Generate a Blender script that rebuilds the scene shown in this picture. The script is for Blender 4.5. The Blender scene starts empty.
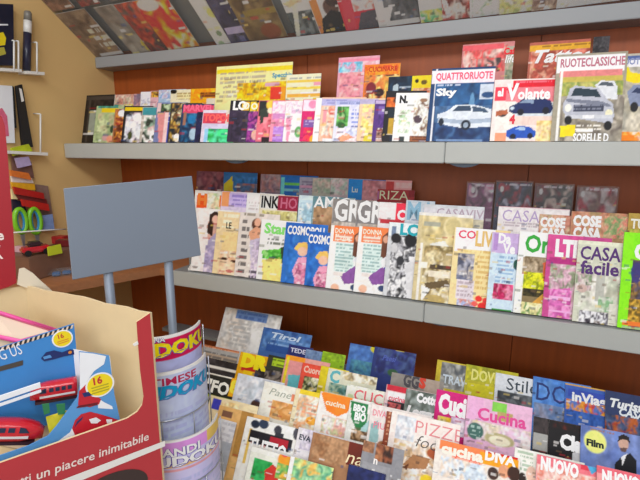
import bpy, bmesh, math, random
import numpy as np
from mathutils import Vector, Matrix

# ------------------------------------------------------------------ camera, world, lights, exposure
sc = bpy.context.scene
COL = sc.collection
FPX, PITCH, YAW, ROLL = 440.0, 0.19954, 0.39423, 0.00424
EYE = Vector((0, 0, 1.55))
FW = Vector((-math.sin(YAW)*math.cos(PITCH), math.cos(YAW)*math.cos(PITCH), -math.sin(PITCH)))
R0 = Vector((math.cos(YAW), math.sin(YAW), 0)); U0 = R0.cross(FW)
RT = R0*math.cos(ROLL) + U0*math.sin(ROLL); UP = U0*math.cos(ROLL) - R0*math.sin(ROLL)
cd = bpy.data.cameras.new('camera'); cam = bpy.data.objects.new('camera', cd); COL.objects.link(cam)
cd.sensor_fit = 'HORIZONTAL'; cd.sensor_width = 36; cd.lens = FPX/640*36; cd.clip_start = .02
m3 = Matrix((RT, UP, -FW)).transposed()
cam.matrix_world = Matrix.Translation(EYE) @ m3.to_4x4()
sc.camera = cam
sc.view_settings.view_transform = 'Standard'; sc.view_settings.look = 'None'
sc.view_settings.gamma = 1; sc.view_settings.use_curve_mapping = False
sc.view_settings.exposure = 0.14
w = bpy.data.worlds.new('world'); sc.world = w; w.use_nodes = True
w.node_tree.nodes['Background'].inputs[0].default_value = (1.0, .98, .98, 1)
w.node_tree.nodes['Background'].inputs[1].default_value = 0.3
def area(name, loc, size, energy, rot=(0, 0, 0), color=(.97, .98, 1)):
    l = bpy.data.lights.new(name, 'AREA'); l.shape = 'RECTANGLE'; l.size, l.size_y = size
    l.energy = energy; l.color = color
    o = bpy.data.objects.new(name, l); o.location = loc; o.rotation_euler = rot; COL.objects.link(o)
area('ceiling_lamp', (-.9, -.1, 2.95), (2.4, .5), 27, (math.radians(18), 0, 0))
area('ceiling_lamp', (.9, -.5, 2.95), (2.4, .5), 25, (math.radians(18), 0, 0))

area('shop_front_light', (.0, -1.5, 1.95), (2.8, 1.0), 26, (math.radians(88), 0, 0), (.97, .98, 1))

# ------------------------------------------------------------------ helpers
def ray(px, py): return FW + RT*((px-320)/FPX) - UP*((py-240)/FPX)
def hit(px, py, p0, n):
    d = ray(px, py); return EYE + d*((p0-EYE).dot(n)/d.dot(n))
def at_x(px, py, X): return hit(px, py, Vector((X, 0, 0)), Vector((1, 0, 0)))
def at_y(px, py, Y): return hit(px, py, Vector((0, Y, 0)), Vector((0, 1, 0)))
def at_z(px, py, Z): return hit(px, py, Vector((0, 0, Z)), Vector((0, 0, 1)))
def proj(p):
    d = p-EYE; k = FPX/d.dot(FW); return 320+d.dot(RT)*k, 240-d.dot(UP)*k
def lin(h):
    if not isinstance(h, str): return tuple(h)
    h = h.lstrip('#')
    if len(h) == 3: h = ''.join(c*2 for c in h)
    v = [int(h[i:i+2], 16)/255 for i in (0, 2, 4)]
    return tuple(c/12.92 if c <= .04045 else ((c+.055)/1.055)**2.4 for c in v)
MATS = {}
def mat(name, col, rough=.5, metal=0, noise=0, scale=20, trans=0, coat=0, stretch=None, bump=0):
    if name in MATS: return MATS[name]
    m = bpy.data.materials.new(name); m.use_nodes = True; nt = m.node_tree; b = nt.nodes['Principled BSDF']
    c = lin(col); b.inputs['Base Color'].default_value = (*c, 1); b.inputs['Roughness'].default_value = rough
    b.inputs['Metallic'].default_value = metal; b.inputs['Coat Weight'].default_value = coat
    if noise:
        tc = nt.nodes.new('ShaderNodeTexCoord'); mp = nt.nodes.new('ShaderNodeMapping')
        if stretch: mp.inputs['Scale'].default_value = stretch
        nz = nt.nodes.new('ShaderNodeTexNoise'); nz.inputs['Scale'].default_value = scale; nz.inputs['Detail'].default_value = 5
        cr = nt.nodes.new('ShaderNodeMix'); cr.data_type = 'RGBA'
        cr.inputs[6].default_value = (*[x*(1-noise) for x in c], 1); cr.inputs[7].default_value = (*[min(1, x*(1+noise)) for x in c], 1)
        nt.links.new(tc.outputs['Object'], mp.inputs[0]); nt.links.new(mp.outputs[0], nz.inputs[0])
        nt.links.new(nz.outputs[0], cr.inputs[0]); nt.links.new(cr.outputs[2], b.inputs['Base Color'])
        if bump:
            bp = nt.nodes.new('ShaderNodeBump'); bp.inputs['Strength'].default_value = bump; bp.inputs['Distance'].default_value = .002
            nt.links.new(nz.outputs[0], bp.inputs['Height']); nt.links.new(bp.outputs[0], b.inputs['Normal'])
    if trans:   # clear film: mostly see-through with a sheen
        tr = nt.nodes.new('ShaderNodeBsdfTransparent'); tr.inputs[0].default_value = (*[.6+.4*x for x in c], 1)
        mx = nt.nodes.new('ShaderNodeMixShader'); mx.inputs[0].default_value = trans
        nt.links.new(b.outputs[0], mx.inputs[1]); nt.links.new(tr.outputs[0], mx.inputs[2])
        nt.links.new(mx.outputs[0], nt.nodes['Material Output'].inputs[0])
    MATS[name] = m; return m
def print_mat(name, rough=.5, coat=0):
    m = bpy.data.materials.new(name); m.use_nodes = True; nt = m.node_tree; b = nt.nodes['Principled BSDF']
    a = nt.nodes.new('ShaderNodeVertexColor'); a.layer_name = 'ink'
    nt.links.new(a.outputs[0], b.inputs['Base Color']); b.inputs['Roughness'].default_value = rough
    b.inputs['Coat Weight'].default_value = coat; b.inputs['Specular IOR Level'].default_value = .3
    return m
PRINT = print_mat('printed_paper'); PAPER = mat('paper_edges', '#d9d6cf', .8, noise=.15, scale=300, stretch=(1, 40, 1))
GREY = mat('grey_shelf_metal', '#b4b7b3', .45, noise=.05, scale=15)
GREYD = mat('grey_underside', '#8b8e8e', .55, noise=.05)
WOOD = mat('brown_wood_panel', '#a04c18', .5, noise=.28, scale=6, stretch=(6, 6, .5), coat=0)
WOODL = mat('brown_wood_ledge', '#a9714a', .45, noise=.2, scale=6, stretch=(1, 8, 8))
YEL = mat('ochre_wall_paint', '#e6c080', .7, noise=.05, scale=4)
CARD = mat('bare_cardboard', '#dcc69c', .8, noise=.05, scale=30)
RED = mat('red_printed_card', '#b8323a', .45, noise=.05)
WHITE = mat('white_plastic', '#e8e6e0', .4); BLACK = mat('black_plastic', '#1c1b1d', .4)
STEEL = mat('blue_grey_metal', '#7c8694', .45, metal=.1, noise=.04, scale=5)
WIRE = mat('chrome_wire', '#b9bcc4', .3, metal=.8)
FILM = mat('clear_film', '#f0f0f2', .12, trans=.93)
ACRY = mat('clear_acrylic', '#e4e4e4', .2, trans=.95)
def mesh_obj(name, bm, m, parent=None, smooth=False):
    me = bpy.data.meshes.new(name); bm.normal_update(); bm.to_mesh(me); bm.free()
    for x in (m if isinstance(m, (list, tuple)) else [m]): me.materials.append(x)
    if smooth:
        for p in me.polygons: p.use_smooth = True
    o = bpy.data.objects.new(name, me); COL.objects.link(o)
    if parent:
        o.parent = parent; o.matrix_parent_inverse = parent.matrix_basis.inverted()
    return o
def tag(o, label, cat, group=None, kind=None):
    o['label'] = label; o['category'] = cat
    if group: o['group'] = group
    if kind: o['kind'] = kind
    return o
def empty(name, loc, label, cat, group=None):
    o = bpy.data.objects.new(name, None); o.location = loc; o.empty_display_size = .05; COL.objects.link(o)
    return tag(o, label, cat, group)
def box(bm, lo, hi, mi=0, M=None, bev=0):
    b2 = bmesh.new(); bmesh.ops.create_cube(b2, size=1)
    for v in b2.verts: v.co = Vector([lo[i]+(v.co[i]+.5)*(hi[i]-lo[i]) for i in range(3)])
    if bev: bmesh.ops.bevel(b2, geom=b2.edges[:], offset=bev, segments=2, affect='EDGES')
    if M: bmesh.ops.transform(b2, matrix=M, verts=b2.verts)
    merge(bm, b2, mi)
def merge(bm, b2, mi=0):
    mp = {v: bm.verts.new(v.co) for v in b2.verts}
    for f in b2.faces:
        nf = bm.faces.new([mp[v] for v in f.verts]); nf.material_index = mi; nf.smooth = f.smooth
    b2.free()
def prism(bm, pts, off, mi=0, side=None):
    """closed outline extruded by the vector off"""
    a = [bm.verts.new(p) for p in pts]; b = [bm.verts.new(Vector(p)+off) for p in pts]
    f = bm.faces.new(a); f.material_index = mi
    g = bm.faces.new(b[::-1]); g.material_index = mi if side is None else side
    n = len(a)
    for i in range(n):
        q = bm.faces.new((a[i], b[i], b[(i+1) % n], a[(i+1) % n])); q.material_index = mi if side is None else side
    bmesh.ops.recalc_face_normals(bm, faces=bm.faces)
def tube(bm, pts, r, seg=8, mi=0, closed=False):
    pts = [Vector(p) for p in pts]; n = len(pts); rings = []
    for i, p in enumerate(pts):
        a = pts[i-1] if (i or closed) else p; b = pts[(i+1) % n] if (i < n-1 or closed) else p
        t = (b-a).normalized(); s = t.orthogonal().normalized()
        if rings:
            s = (prev - t*prev.dot(t)).normalized()
        prev = s; q = t.cross(s)
        rr = r[i] if isinstance(r, (list, tuple)) else r
        rings.append([bm.verts.new(p+(s*math.cos(k*2*math.pi/seg)+q*math.sin(k*2*math.pi/seg))*rr) for k in range(seg)])
    for i in range(n if closed else n-1):
        A, B = rings[i], rings[(i+1) % n]
        for k in range(seg):
            f = bm.faces.new((A[k], A[(k+1) % seg], B[(k+1) % seg], B[k])); f.smooth = True; f.material_index = mi
    if not closed:
        bm.faces.new(rings[0][::-1]).material_index = mi; bm.faces.new(rings[-1]).material_index = mi

# ---------------- lettering: outlines of the built-in font as flat meshes
TXT = {}
def text_geo(s, bold, ital):
    k = (s, bold, ital)
    if k in TXT: return TXT[k]
    cu = bpy.data.curves.new('lettering', 'FONT'); cu.body = s; cu.size = 1; cu.resolution_u = 2
    cu.offset = bold; cu.shear = ital; cu.fill_mode = 'FRONT'
    ob = bpy.data.objects.new('lettering', cu); me = bpy.data.meshes.new_from_object(ob)
    v = np.array([p.co[:2] for p in me.vertices]).reshape(-1, 2); f = [tuple(p.vertices) for p in me.polygons]
    bpy.data.objects.remove(ob); bpy.data.curves.remove(cu); bpy.data.meshes.remove(me)
    if len(v): v = v - [v[:, 0].min(), 0]
    TXT[k] = (v, f); return TXT[k]
CAP = text_geo('H', 0, 0)[0][:, 1].max()

# ---------------- printing: colours laid on a fine grid in the cover's own coordinates
def vnoise(X, Y, s, cols, seed):
    rs = np.random.RandomState(seed); C = np.array([lin(c) for c in cols]); T = C[rs.randint(0, len(C), (64, 64))]
    W = rs.rand(64, 64, 2)-.5
    def lat(T, x, y):
        xi = np.floor(x).astype(int); yi = np.floor(y).astype(int)
        fx = (x-xi)[..., None]; fy = (y-yi)[..., None]; fx = fx*fx*(3-2*fx); fy = fy*fy*(3-2*fy)
        g = lambda a, b: T[a % 64, b % 64]
        return (g(xi, yi)*(1-fx)+g(xi+1, yi)*fx)*(1-fy)+(g(xi, yi+1)*(1-fx)+g(xi+1, yi+1)*fx)*fy
    x = X/(s*.8)+100; y = Y/(s*.8)+100
    d = lat(W, x*.9+7, y*.9+3)*2.2
    c = lat(T, x+d[..., 0], y+d[..., 1])
    f = lat(W, x*2.3+31, y*2.3+17)[..., :1]
    return np.clip(c*(1+.5*f), 0, 1)
PLAIN = [False]
def paint(X, Y, base, ops, dsk, seed):
    C = np.empty(X.shape+(3,)); C[:] = lin(base)
    for i, o in enumerate(ops):
        k = o[0]
        if k in 'rnle':
            if k == 'e':
                cx, cy = dsk(o[1], o[2]); d = ((X-cx)/o[3])**2+((Y-cy)/o[4])**2
                a = np.clip((1.15-d)/.3, 0, 1)[..., None]; C = C*(1-a)+np.array(lin(o[5]))*a; continue
            cx, cy = dsk((o[1]+o[3])/2, (o[2]+o[4])/2); hx = abs(o[3]-o[1])/2; hy = abs(o[4]-o[2])/2
            m = (abs(X-cx) <= hx) & (abs(Y-cy) <= hy)
            if k == 'r': C[m] = lin(o[5])
            elif k == 'n': C[m] = vnoise(X[m], Y[m]*.8, o[5], o[6], seed*31+i)
            elif k == 'l':       # lines of small print: o[5] pitch, o[6] colour
                ph = ((Y-cy+hy) % o[5])/o[5]; wd = vnoise(X, np.floor((Y-cy+hy)/o[5])*7.3, 1.6, ['000', 'fff', 'fff'], seed+i)[..., 0]
                m &= (ph < .5) & (wd > .35); C[m] = C[m]*.25+np.array(lin(o[6]))*.75
        elif k == 'p':
            P = [dsk(*q) for q in o[1]]; ins = np.zeros(X.shape, bool)
            for j in range(len(P)):
                (x1, y1), (x2, y2) = P[j], P[j-1]
                if y1 == y2: continue
                ins ^= ((y1 > Y) != (y2 > Y)) & (X < (x2-x1)*(Y-y1)/(y2-y1)+x1)
            C[ins] = lin(o[2])
    # blurbs, small pictures and print grain
    rs = np.random.RandomState(seed*7+5); C = C*(.9+.2*vnoise(X, Y, 3.2, ['000', 'fff', 'bbb', '666'], seed+77)**.5)
    x0, x1, y0, y1 = X.min(), X.max(), Y.min(), Y.max()
    for k in range(0 if PLAIN[0] else int((x1-x0)*(y1-y0)/95)):
        cx = rs.uniform(x0, x1); cy = rs.uniform(y0+(y1-y0)*.22, y1); hx = rs.uniform(.8, 3.2); hy = rs.uniform(.5, 1.3)
        c = lin(['#28242a', '#f4f2f0', '#a83038', '#34507c', '#f0ece8', '#6c5844', '#d8c070'][rs.randint(7)])
        m = (abs(X-cx) < hx) & (abs(Y-cy) < hy); C[m] = C[m]*.5+np.array(c)*.5
    return C
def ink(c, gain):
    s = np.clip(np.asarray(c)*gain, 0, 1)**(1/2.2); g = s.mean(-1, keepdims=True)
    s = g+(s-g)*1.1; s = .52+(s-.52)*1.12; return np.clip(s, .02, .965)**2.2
def cover_mesh(name, W, H, mx, my, xl, yt, base, ops, dsk, seed, bend=None, step=.85, eps=.0006, gain=1):
    """front sheet, spine strip and lettering; local x across, z up from the foot, front towards -y"""
    nu = max(3, min(120, int(W/mx/step))); nv = max(3, min(140, int(H/my/step)))
    u = np.linspace(0, W, nu+1); v = np.linspace(0, H, nv+1)
    Ug, Vg = np.meshgrid(u, v); C = paint(xl+Ug/mx, yt+Vg/my, base, [o for o in ops if o[0] != 't'], dsk, seed)
    n = Ug.size
    co = np.stack([Ug.ravel(), np.zeros(n)-eps, H-Vg.ravel()], 1); col = C.reshape(-1, 3)
    idx = np.arange(n).reshape(nv+1, nu+1)
    q = np.stack([idx[1:, :-1], idx[1:, 1:], idx[:-1, 1:], idx[:-1, :-1]], -1).reshape(-1, 4)
    faces = q.tolist()
    if bend is None:     # spine
        k = len(co); L = idx[:, 0]; sp = co[L].copy(); sp[:, 1] = THICK-.0004; sp[:, 0] = -eps; s2 = co[L].copy(); s2[:, 0] = -eps
        co = np.vstack([co, s2, sp]); col = np.vstack([col, col[L], col[L]*.92]); m = len(L)
        faces += [(k+i+1, k+i, k+m+i, k+m+i+1) for i in range(m-1)]
    z = 0
    for o in ops:
        if o[0] != 't': continue
        _, x, y, h, s, c = o[:6]; kw = o[6] if len(o) > 6 else {}
        tv, tf = text_geo(s, kw.get('b', .025), kw.get('i', 0))
        if not len(tv): continue
        z += 1; X, Y = dsk(x, y); sy = h*my/CAP; sx = h*mx/CAP*kw.get('a', .85)
        if 'w' in kw: sx = kw['w']*mx/max(1e-6, tv[:, 0].max())
        px = (X-xl)*mx + tv[:, 0]*sx; pz = H-((Y-yt)*my+h*my) + tv[:, 1]*sy
        ok = [f for f in tf if min(px[j] for j in f) < W and max(px[j] for j in f) > 0 and max(pz[j] for j in f) > 0]
        px = np.clip(px, 0, W); pz = np.clip(pz, 0, H)      # lettering is trimmed at the cover's edge
        k = len(co); co = np.vstack([co, np.stack([px, np.full(len(px), -eps-.0005-.0002*z), pz], 1)])
        col = np.vstack([col, np.tile(lin(c), (len(px), 1))]); faces += [tuple(k+j for j in f) for f in ok]
    if bend is not None: co = bend(co)
    me = bpy.data.meshes.new(name); me.from_pydata(co.tolist(), [], faces); me.update()
    a = me.color_attributes.new('ink', 'FLOAT_COLOR', 'POINT')
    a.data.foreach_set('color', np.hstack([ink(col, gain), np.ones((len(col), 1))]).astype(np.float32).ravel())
    me.materials.append(PRINT); return me
THICK = .0024
class Tier:
    def __init__(s, Y, Z, lean, group, d=6.0, gain=1.0):
        s.gain = gain
        s.O = Vector((0, Y, Z)); a = math.radians(lean); s.a = a; s.group = group; s.d = d
        s.e1 = Vector((1, 0, 0)); s.e2 = Vector((0, math.sin(a), math.cos(a))); s.n = Vector((0, -math.cos(a), math.sin(a)))
SEED = [0]; LOG = []
def M(t, xl, yt, xr, label, base, ops, name='magazine', w=None, d=None, off=0, H=None, cat='magazine', group=None, film=False, t0=None, foot=False):
    SEED[0] += 1; seed = SEED[0]
    O = t.O + t.n*off; P = hit(xl, yt, O, t.n); v = (P-O).dot(t.e2); X = (P-O).dot(t.e1)
    d = math.radians(t.d if d is None else d)
    if w is None:
        w = (hit(xr, yt+slope(t, P)*(xr-xl), O, t.n)-P).dot(t.e1) if xr else .205
    lift = abs(w*math.sin(d)*math.sin(t.a))*1.05+THICK*math.sin(t.a)+.0012-off*math.tan(t.a) if t0 is None else t0
    h = v-lift if H is None else H
    PA = P
    if foot: P = P + t.e2*h      # anchored by its foot instead of its top
    LOG.append((label[:34], round(h, 3), round(w, 3)))
    p0 = proj(PA); p1 = proj(PA+t.e1*.01); p2 = proj(PA-t.e2*.01)
    J = np.array([[(p1[0]-p0[0])/.01, (p2[0]-p0[0])/.01], [(p1[1]-p0[1])/.01, (p2[1]-p0[1])/.01]]); Ji = np.linalg.inv(J)
    mx = 1/J[0, 0]; my = 1/J[1, 1]
    ax, ay = xl, yt
    if foot: yt = yt - h/my
    def dsk(x, y):
        uu, vv = Ji @ np.array([x-ax, y-ay]); return ax+uu/mx, ay+vv/my
    xa = (t.e1*math.cos(d)-t.n*math.sin(d)).normalized(); na = t.e2.cross(xa)      # na points away from viewer
    B = P - t.e2*h
    mw = Matrix(((xa.x, na.x, t.e2.x, B.x), (xa.y, na.y, t.e2.y, B.y), (xa.z, na.z, t.e2.z, B.z), (0, 0, 0, 1)))
    bm = bmesh.new(); box(bm, (0, 0, 0), (w, THICK, h))
    o = mesh_obj(name, bm, PAPER); o.matrix_world = mw
    tag(o, label, cat, group or t.group)
    PLAIN[0] = any(q in label for q in ('motoring', 'classic car', 'map', 'guide', 'crowd', 'twin', 'film'))
    me = cover_mesh('cover', w, h, mx, my, xl, yt, base, ops, dsk, seed, gain=t.gain)
    c = bpy.data.objects.new('cover', me); COL.objects.link(c); c.parent = o
    if film:
        bm = bmesh.new(); box(bm, (-.004, -.006, 0), (w+.004, -.0035, h+.006)); f = mesh_obj('plastic_sleeve', bm, FILM); f.parent = o
    return o
def slope(t, P):
    a = proj(P); b = proj(P+t.e1*.05); return (b[1]-a[1])/(b[0]-a[0])

# ------------------------------------------------------------------ the room
XL, YB = -2.19, 2.065
Z2, Z3, T2 = 1.583, .9555, .075
YF = 1.69
def struct(name, bm, m):
    o = mesh_obj(name, bm, m); o['kind'] = 'structure'; return o
bm = bmesh.new(); box(bm, (XL-.2, -1.6, -.05), (2.2, YB+.1, 0)); struct('floor', bm, mat('grey_floor_tile', '#c4bcb0', .4, noise=.1, scale=3))
bm = bmesh.new(); box(bm, (XL-.12, -1.6, 0), (XL, YB+.1, 3.0)); struct('wall_left', bm, YEL)
bm = bmesh.new()
xs = [XL, -.93, .09, 1.05, 2.2]
for a, b in zip(xs, xs[1:]): box(bm, (a+.0015, YB, 0), (b-.0015, YB+.02, 3.0))
box(bm, (XL, YB+.021, 0), (2.2, YB+.1, 3.0)); struct('wall_back', bm, WOOD)

# ------------------------------------------------------------------ shelves
BRK = mat('frosted_blue_bracket', '#74869c', .3, trans=.4)
def shelf(label, x0, x1, z, t, brackets):
    e = empty('shelf', ((x0+x1)/2, YB, z-t), label, 'shelf', None)
    bm = bmesh.new(); box(bm, (x0, YF+.016, z-.028), (x1, YB-.001, z)); mesh_obj('shelf_board', bm, GREYD, e)
    bm = bmesh.new(); box(bm, (x0, YF, z-t), (x1, YF+.0155, z+.0005), bev=.003); mesh_obj('front_rail', bm, GREY, e)
    for bx in brackets:
        bm = bmesh.new()
        pts = [Vector((bx-.085*math.cos(k*math.pi/12), YF+.03, z-.0285-.062*math.sin(k*math.pi/12))) for k in range(13)]
        prism(bm, pts, Vector((0, .03, 0))); mesh_obj('bracket', bm, BRK, e)
    return e
jx2 = at_y(445, 150, YF).x; jx3 = at_y(424, 312, YF).x
shelf('long grey upper shelf holding comics and hobby magazines, left of the joint', XL+.004, jx2-.001, Z2, T2, [at_y(235, 160, 1.72).x])
shelf('grey upper shelf under the car magazines, right of the joint', jx2+.001, 1.6, Z2, T2, [at_y(464, 165, 1.72).x])
xs3 = at_y(172, 276, YF).x
shelf('grey middle shelf below the fashion magazines, left of the joint', xs3, jx3-.001, Z3, T2, [at_y(212, 290, 1.72).x])
shelf('grey middle shelf below the home magazines, right of the joint', jx3+.001, 1.6, Z3, T2, [at_y(440, 328, 1.72).x])
# risers the rear rows stand on
def riser(label, x0, x1, y0, y1, z0, z1):
    bm = bmesh.new(); box(bm, (x0, y0, z0), (x1, y1, z1), bev=.002); tag(mesh_obj('shelf_riser', bm, GREYD), label, 'shelf riser')
riser('grey riser under the rear row of the upper shelf', XL+.01, 1.5, 1.845, 2.06, Z2+.0005, Z2+.085)
riser('low grey riser under the second row of the middle shelf', xs3+.02, 1.5, 1.80, 1.905, Z3+.0005, Z3+.09)
riser('grey riser under the rearmost row of the middle shelf', xs3+.02, 1.5, 1.906, 2.06, Z3+.0005, Z3+.17)

# overhead rack: sloping clear panel with a grey lip at its foot
LY, LZ = 1.953, 2.060; SL = math.radians(35.6)
UD = Vector((0, -math.cos(SL), math.sin(SL))); UN = Vector((0, -math.sin(SL), -math.cos(SL)))   # up the slope / facing down
oh = empty('overhead_rack', (-.4, LY, LZ), 'sloping clear overhead magazine rack with grey lip along its foot', 'rack')
bm = bmesh.new(); box(bm, (XL+.004, LY-.012, LZ-.055), (1.6, LY+.004, LZ+.001), bev=.002); box(bm, (XL+.004, LY+.004, LZ-.055), (1.6, YB-.001, LZ-.04)); mesh_obj('front_rail', bm, mat('shaded_grey_metal', '#94979a', .45), oh)  # rail grey darkened to paint in the overhang's shade
bm = bmesh.new(); o0 = Vector((XL+.004, LY+.012, LZ-.008)); prism(bm, [o0, o0+Vector((3.78, 0, 0)), o0+Vector((3.78, 0, 0))+UD*.75, o0+UD*.75], -UN*.004); mesh_obj('clear_panel', bm, ACRY, oh)
bm = bmesh.new(); o0 = Vector((XL+.004, LY+.012, LZ-.008))-UN*.05; prism(bm, [o0, o0+Vector((3.78, 0, 0)), o0+Vector((3.78, 0, 0))+UD*.75, o0+UD*.75], -UN*.012); mesh_obj('back_board', bm, GREYD, oh)

# wooden corner ledge
a = at_z(46, 288, .95); b = at_z(160, 268, .95)
bm = bmesh.new(); prism(bm, [Vector((XL+.003, a.y-.28, .95)), Vector((a.x-.07, a.y-.28, .95)), Vector((a.x, a.y, .95)), Vector((b.x, b.y, .95)), Vector((xs3-.004, 1.72, .95)), Vector((xs3-.004, YB-.003, .95)), Vector((XL+.003, YB-.003, .95))], Vector((0, 0, -.038)))
ledge = tag(mesh_obj('corner_ledge', bm, WOODL), 'brown wooden corner ledge along the yellow wall behind the sign board', 'ledge')
zs = at_y(195, 326, YB).z; bm = bmesh.new(); box(bm, (-1.86, 1.965, zs-.02), (-1.40, YB-.002, zs)); tag(mesh_obj('low_shelf', bm, GREYD), 'low grey shelf end left of the bottom magazine rows', 'shelf')

# low base unit whose top carries the bottom rows
e = empty('display_base', (0, 1.5, 0), 'grey low base carrying the bottom rows of magazines', 'display stand')
for nm, x0, y0, y1, z in (('rear_ledge', -1.36, 1.645, YB-.003, .435), ('middle_ledge', -1.12, 1.335, 1.6445, .415), ('front_ledge', -.93, 1.175, 1.3345, .415), ('lowest_ledge', -.80, 1.03, 1.1745, .35)):
    bm = bmesh.new(); box(bm, (x0, y0, 0), (1.5, y1, z)); mesh_obj(nm, bm, GREYD, e)
# ------------------------------------------------------------------ magazines, row by row (back rows first)
def R(x0, y0, x1, y1, c): return ('r', x0, y0, x1, y1, c)
def N(x0, y0, x1, y1, s, *c): return ('n', x0, y0, x1, y1, s, list(c))
def L(x0, y0, x1, y1, p, c): return ('l', x0, y0, x1, y1, p, c)
def E(cx, cy, rx, ry, c): return ('e', cx, cy, rx, ry, c)
def P(c, *q): return ('p', q, c)
def T(x, y, h, s, c, **k): return ('t', x, y, h, s, c, k)

U2B = Tier(1.895, Z2+.085, 9, 'magazines in the rear row of the upper shelf', d=4)
U2F = Tier(1.715, Z2, 14, 'magazines in the front row of the upper shelf', d=6)
COM = 'comics at the left end of the upper shelf'
# --- upper shelf, rear row
M(U2B, 110, 95, None, 'pink and beige comic top behind the comics beside the black album', '#c9a79a', [N(110,94,136,104,3,'#d9a090','#e8cfc0','#b98a80','#cfc8b0'), R(112,104,140,110,'#5aa098'), N(118,104,142,110,3,'#e0c830','#4a9088','#e8e0c0')], cat='comic book', name='comic_book', w=.17)
M(U2B, 134, 94, None, 'dusky pink comic top in the rear row, left of the white one', '#b09098', [N(134,93,145,110,3,'#a08090','#d0a8a0','#887888')], cat='comic book', name='comic_book', w=.17)
M(U2B, 141, 92, None, 'white comic top in the rear row above the ring comic', '#e6e4ea', [N(141,98,152,110,3,'#e6e4ea','#c0c0d0')], cat='comic book', name='comic_book', w=.17)
M(U2B, 151, 91, None, 'orange topped comic with pink below, rear row of the upper shelf', '#d9b0b8', [N(151,91,161,97,2,'#e0a040','#503828','#e8c060')], cat='comic book', name='comic_book', w=.17)
M(U2B, 159, 90, None, 'pale blue topped comic in the rear row of the upper shelf', '#a9c0d8', [N(159,90,172,99,3,'#88a8d0','#d0dce8','#c8b8c8')], cat='comic book', name='comic_book', w=.17)
M(U2B, 171, 90, None, 'cream comic top with a black spot, left of the orange one', '#e3dcc0', [E(173.5,91.5,3,2.5,'#181410'), R(177,92,192,98,'#efe0b0'), L(176,92,192,99,3,'#a89060')], cat='comic book', name='comic_book', w=.17)
M(U2B, 191, 89, None, 'orange comic top beside the large yellow magazine', '#f0a818', [N(191,89,218,100,3,'#f0a010','#f8c838','#e89010'), R(200,92,216,97,'#a86810'), L(200,92,216,97,2.5,'#582c08'), R(205,97,222,110,'#d8d0c0')], cat='comic book', name='comic_book', w=.19)
M(U2B, 217, 67, 292, 'large yellow magazine with flower photo, tallest at left of upper shelf', '#f3e6a8', [R(217,67,292,71,'#f2d030'), L(220,71,262,98,4.6,'#a8a098'), N(236,81,288,104,4,'#f0c010','#e8d030','#c89810','#f4e060','#d8a818'), R(267,85,276,97,'#d84838'), R(262,81,275,85,'#d0a8b8'), R(276,85,281,98,'#e8a030'), T(269,72.5,4,'Specchia','#2890b8',b=.03)], d=1.5)
M(U2B, 287, 75, 342, 'striped yellow and pink magazine right of the large yellow one', '#efe6c8', [R(287,79,340,81.5,'#f0c860'), R(313,80,340,84,'#e0a0b0'), R(287,86,340,88,'#f2d060'), R(300,90.5,322,92.5,'#ffffff'), R(287,92.5,340,95.5,'#e8b050'), R(312,96,340,99,'#d8c050'), L(290,76,338,79,3,'#9098a0')], d=2.5, w=.17)
M(U2B, 339, 58, None, 'pink and light blue magazine behind the orange cookery magazine', '#e0a8b8', [R(339,58,392,62,'#e890a8'), N(339,62,362,72,4,'#78c0dc','#a8d0e0','#d8a0b8'), N(362,60,392,70,5,'#f0a8b0','#e8c8d0'), N(339,72,360,100,5,'#e8a0a8','#f0b8b8','#d88898')], d=2, w=.185)
M(U2B, 365, 65, None, 'orange cookery magazine with food photo in the rear row', '#e88838', [N(365,65,408,74,3,'#f08828','#f8a838','#d86030'), T(369,67.5,4.5,'CUCINARE','#c03818',b=.02), N(365,74,408,100,4,'#f0c868','#e8a050','#f8e0a0','#d87848','#603830'), E(371,88,5,6,'#802838'), E(379,92,5,4,'#381c1c')], d=2, w=.155)
M(U2B, 389, 77, None, 'dark navy magazine with small open book picture, rear row', '#223648', [N(389,77,412,92,6,'#203a50','#304858','#18283a'), P('#b8c8d0',(393,86),(398,83),(398,91),(393,93)), R(399,86,410,88,'#98a8b8'), N(388,92,396,142,5,'#e08840','#181818','#c89830','#282018')], d=2, w=.12)
M(U2B, 412.5, 76, None, 'yellow magazine top with two dark spots, beside the white hobby magazine', '#f3cf20', [N(412,88,433,100,3,'#e0a878','#c86848','#e8c8a0'), E(417,81,1.8,2,'#28200c'), E(424,82,3,2.4,'#6a5808'), R(431,84,434,92,'#202020')], d=2, w=.105)
M(U2B, 463, 45, 526, 'pink tattoo magazine with red script at its upper right corner', '#c98888', [N(463,45,505,72,5,'#e06060','#d8a098','#c85858','#e8c8c0','#a88078'), R(463,45,503,50,'#e06870'), R(504,45,526,80,'#a8a898'), N(504,57,526,80,4,'#98a088','#c0b0a0','#78806a'), T(503,48,6,'Cafe','#d82838',b=.04), T(504,55,7,'life','#f0eef0',b=.02,i=.2), N(470,58,500,72,5,'#504848','#d0a8a0','#e05858')], d=1, w=.19)
M(U2B, 594, 37, None, 'dark grey magazine edge behind the yellow banded tattoo magazine', '#3c3a3c', [N(590,37,612,70,3,'#302e30','#585658','#484448')], d=1, w=.05, off=-.012)
M(U2B, 530, 43, 599, 'tattoo magazine with yellow top band and big white script title', '#b06858', [R(530,43,600,49,'#d8a838'), L(540,44,592,48,4,'#8a6018'), N(530,49,600,80,5,'#d88878','#c06050','#a85848','#e0a890','#985040'), R(586,49,600,70,'#b84060'), T(535,51,12,'Tattoo','#f6f2f0',b=.03,i=.35,w=58)], d=1, w=.20)
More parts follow.
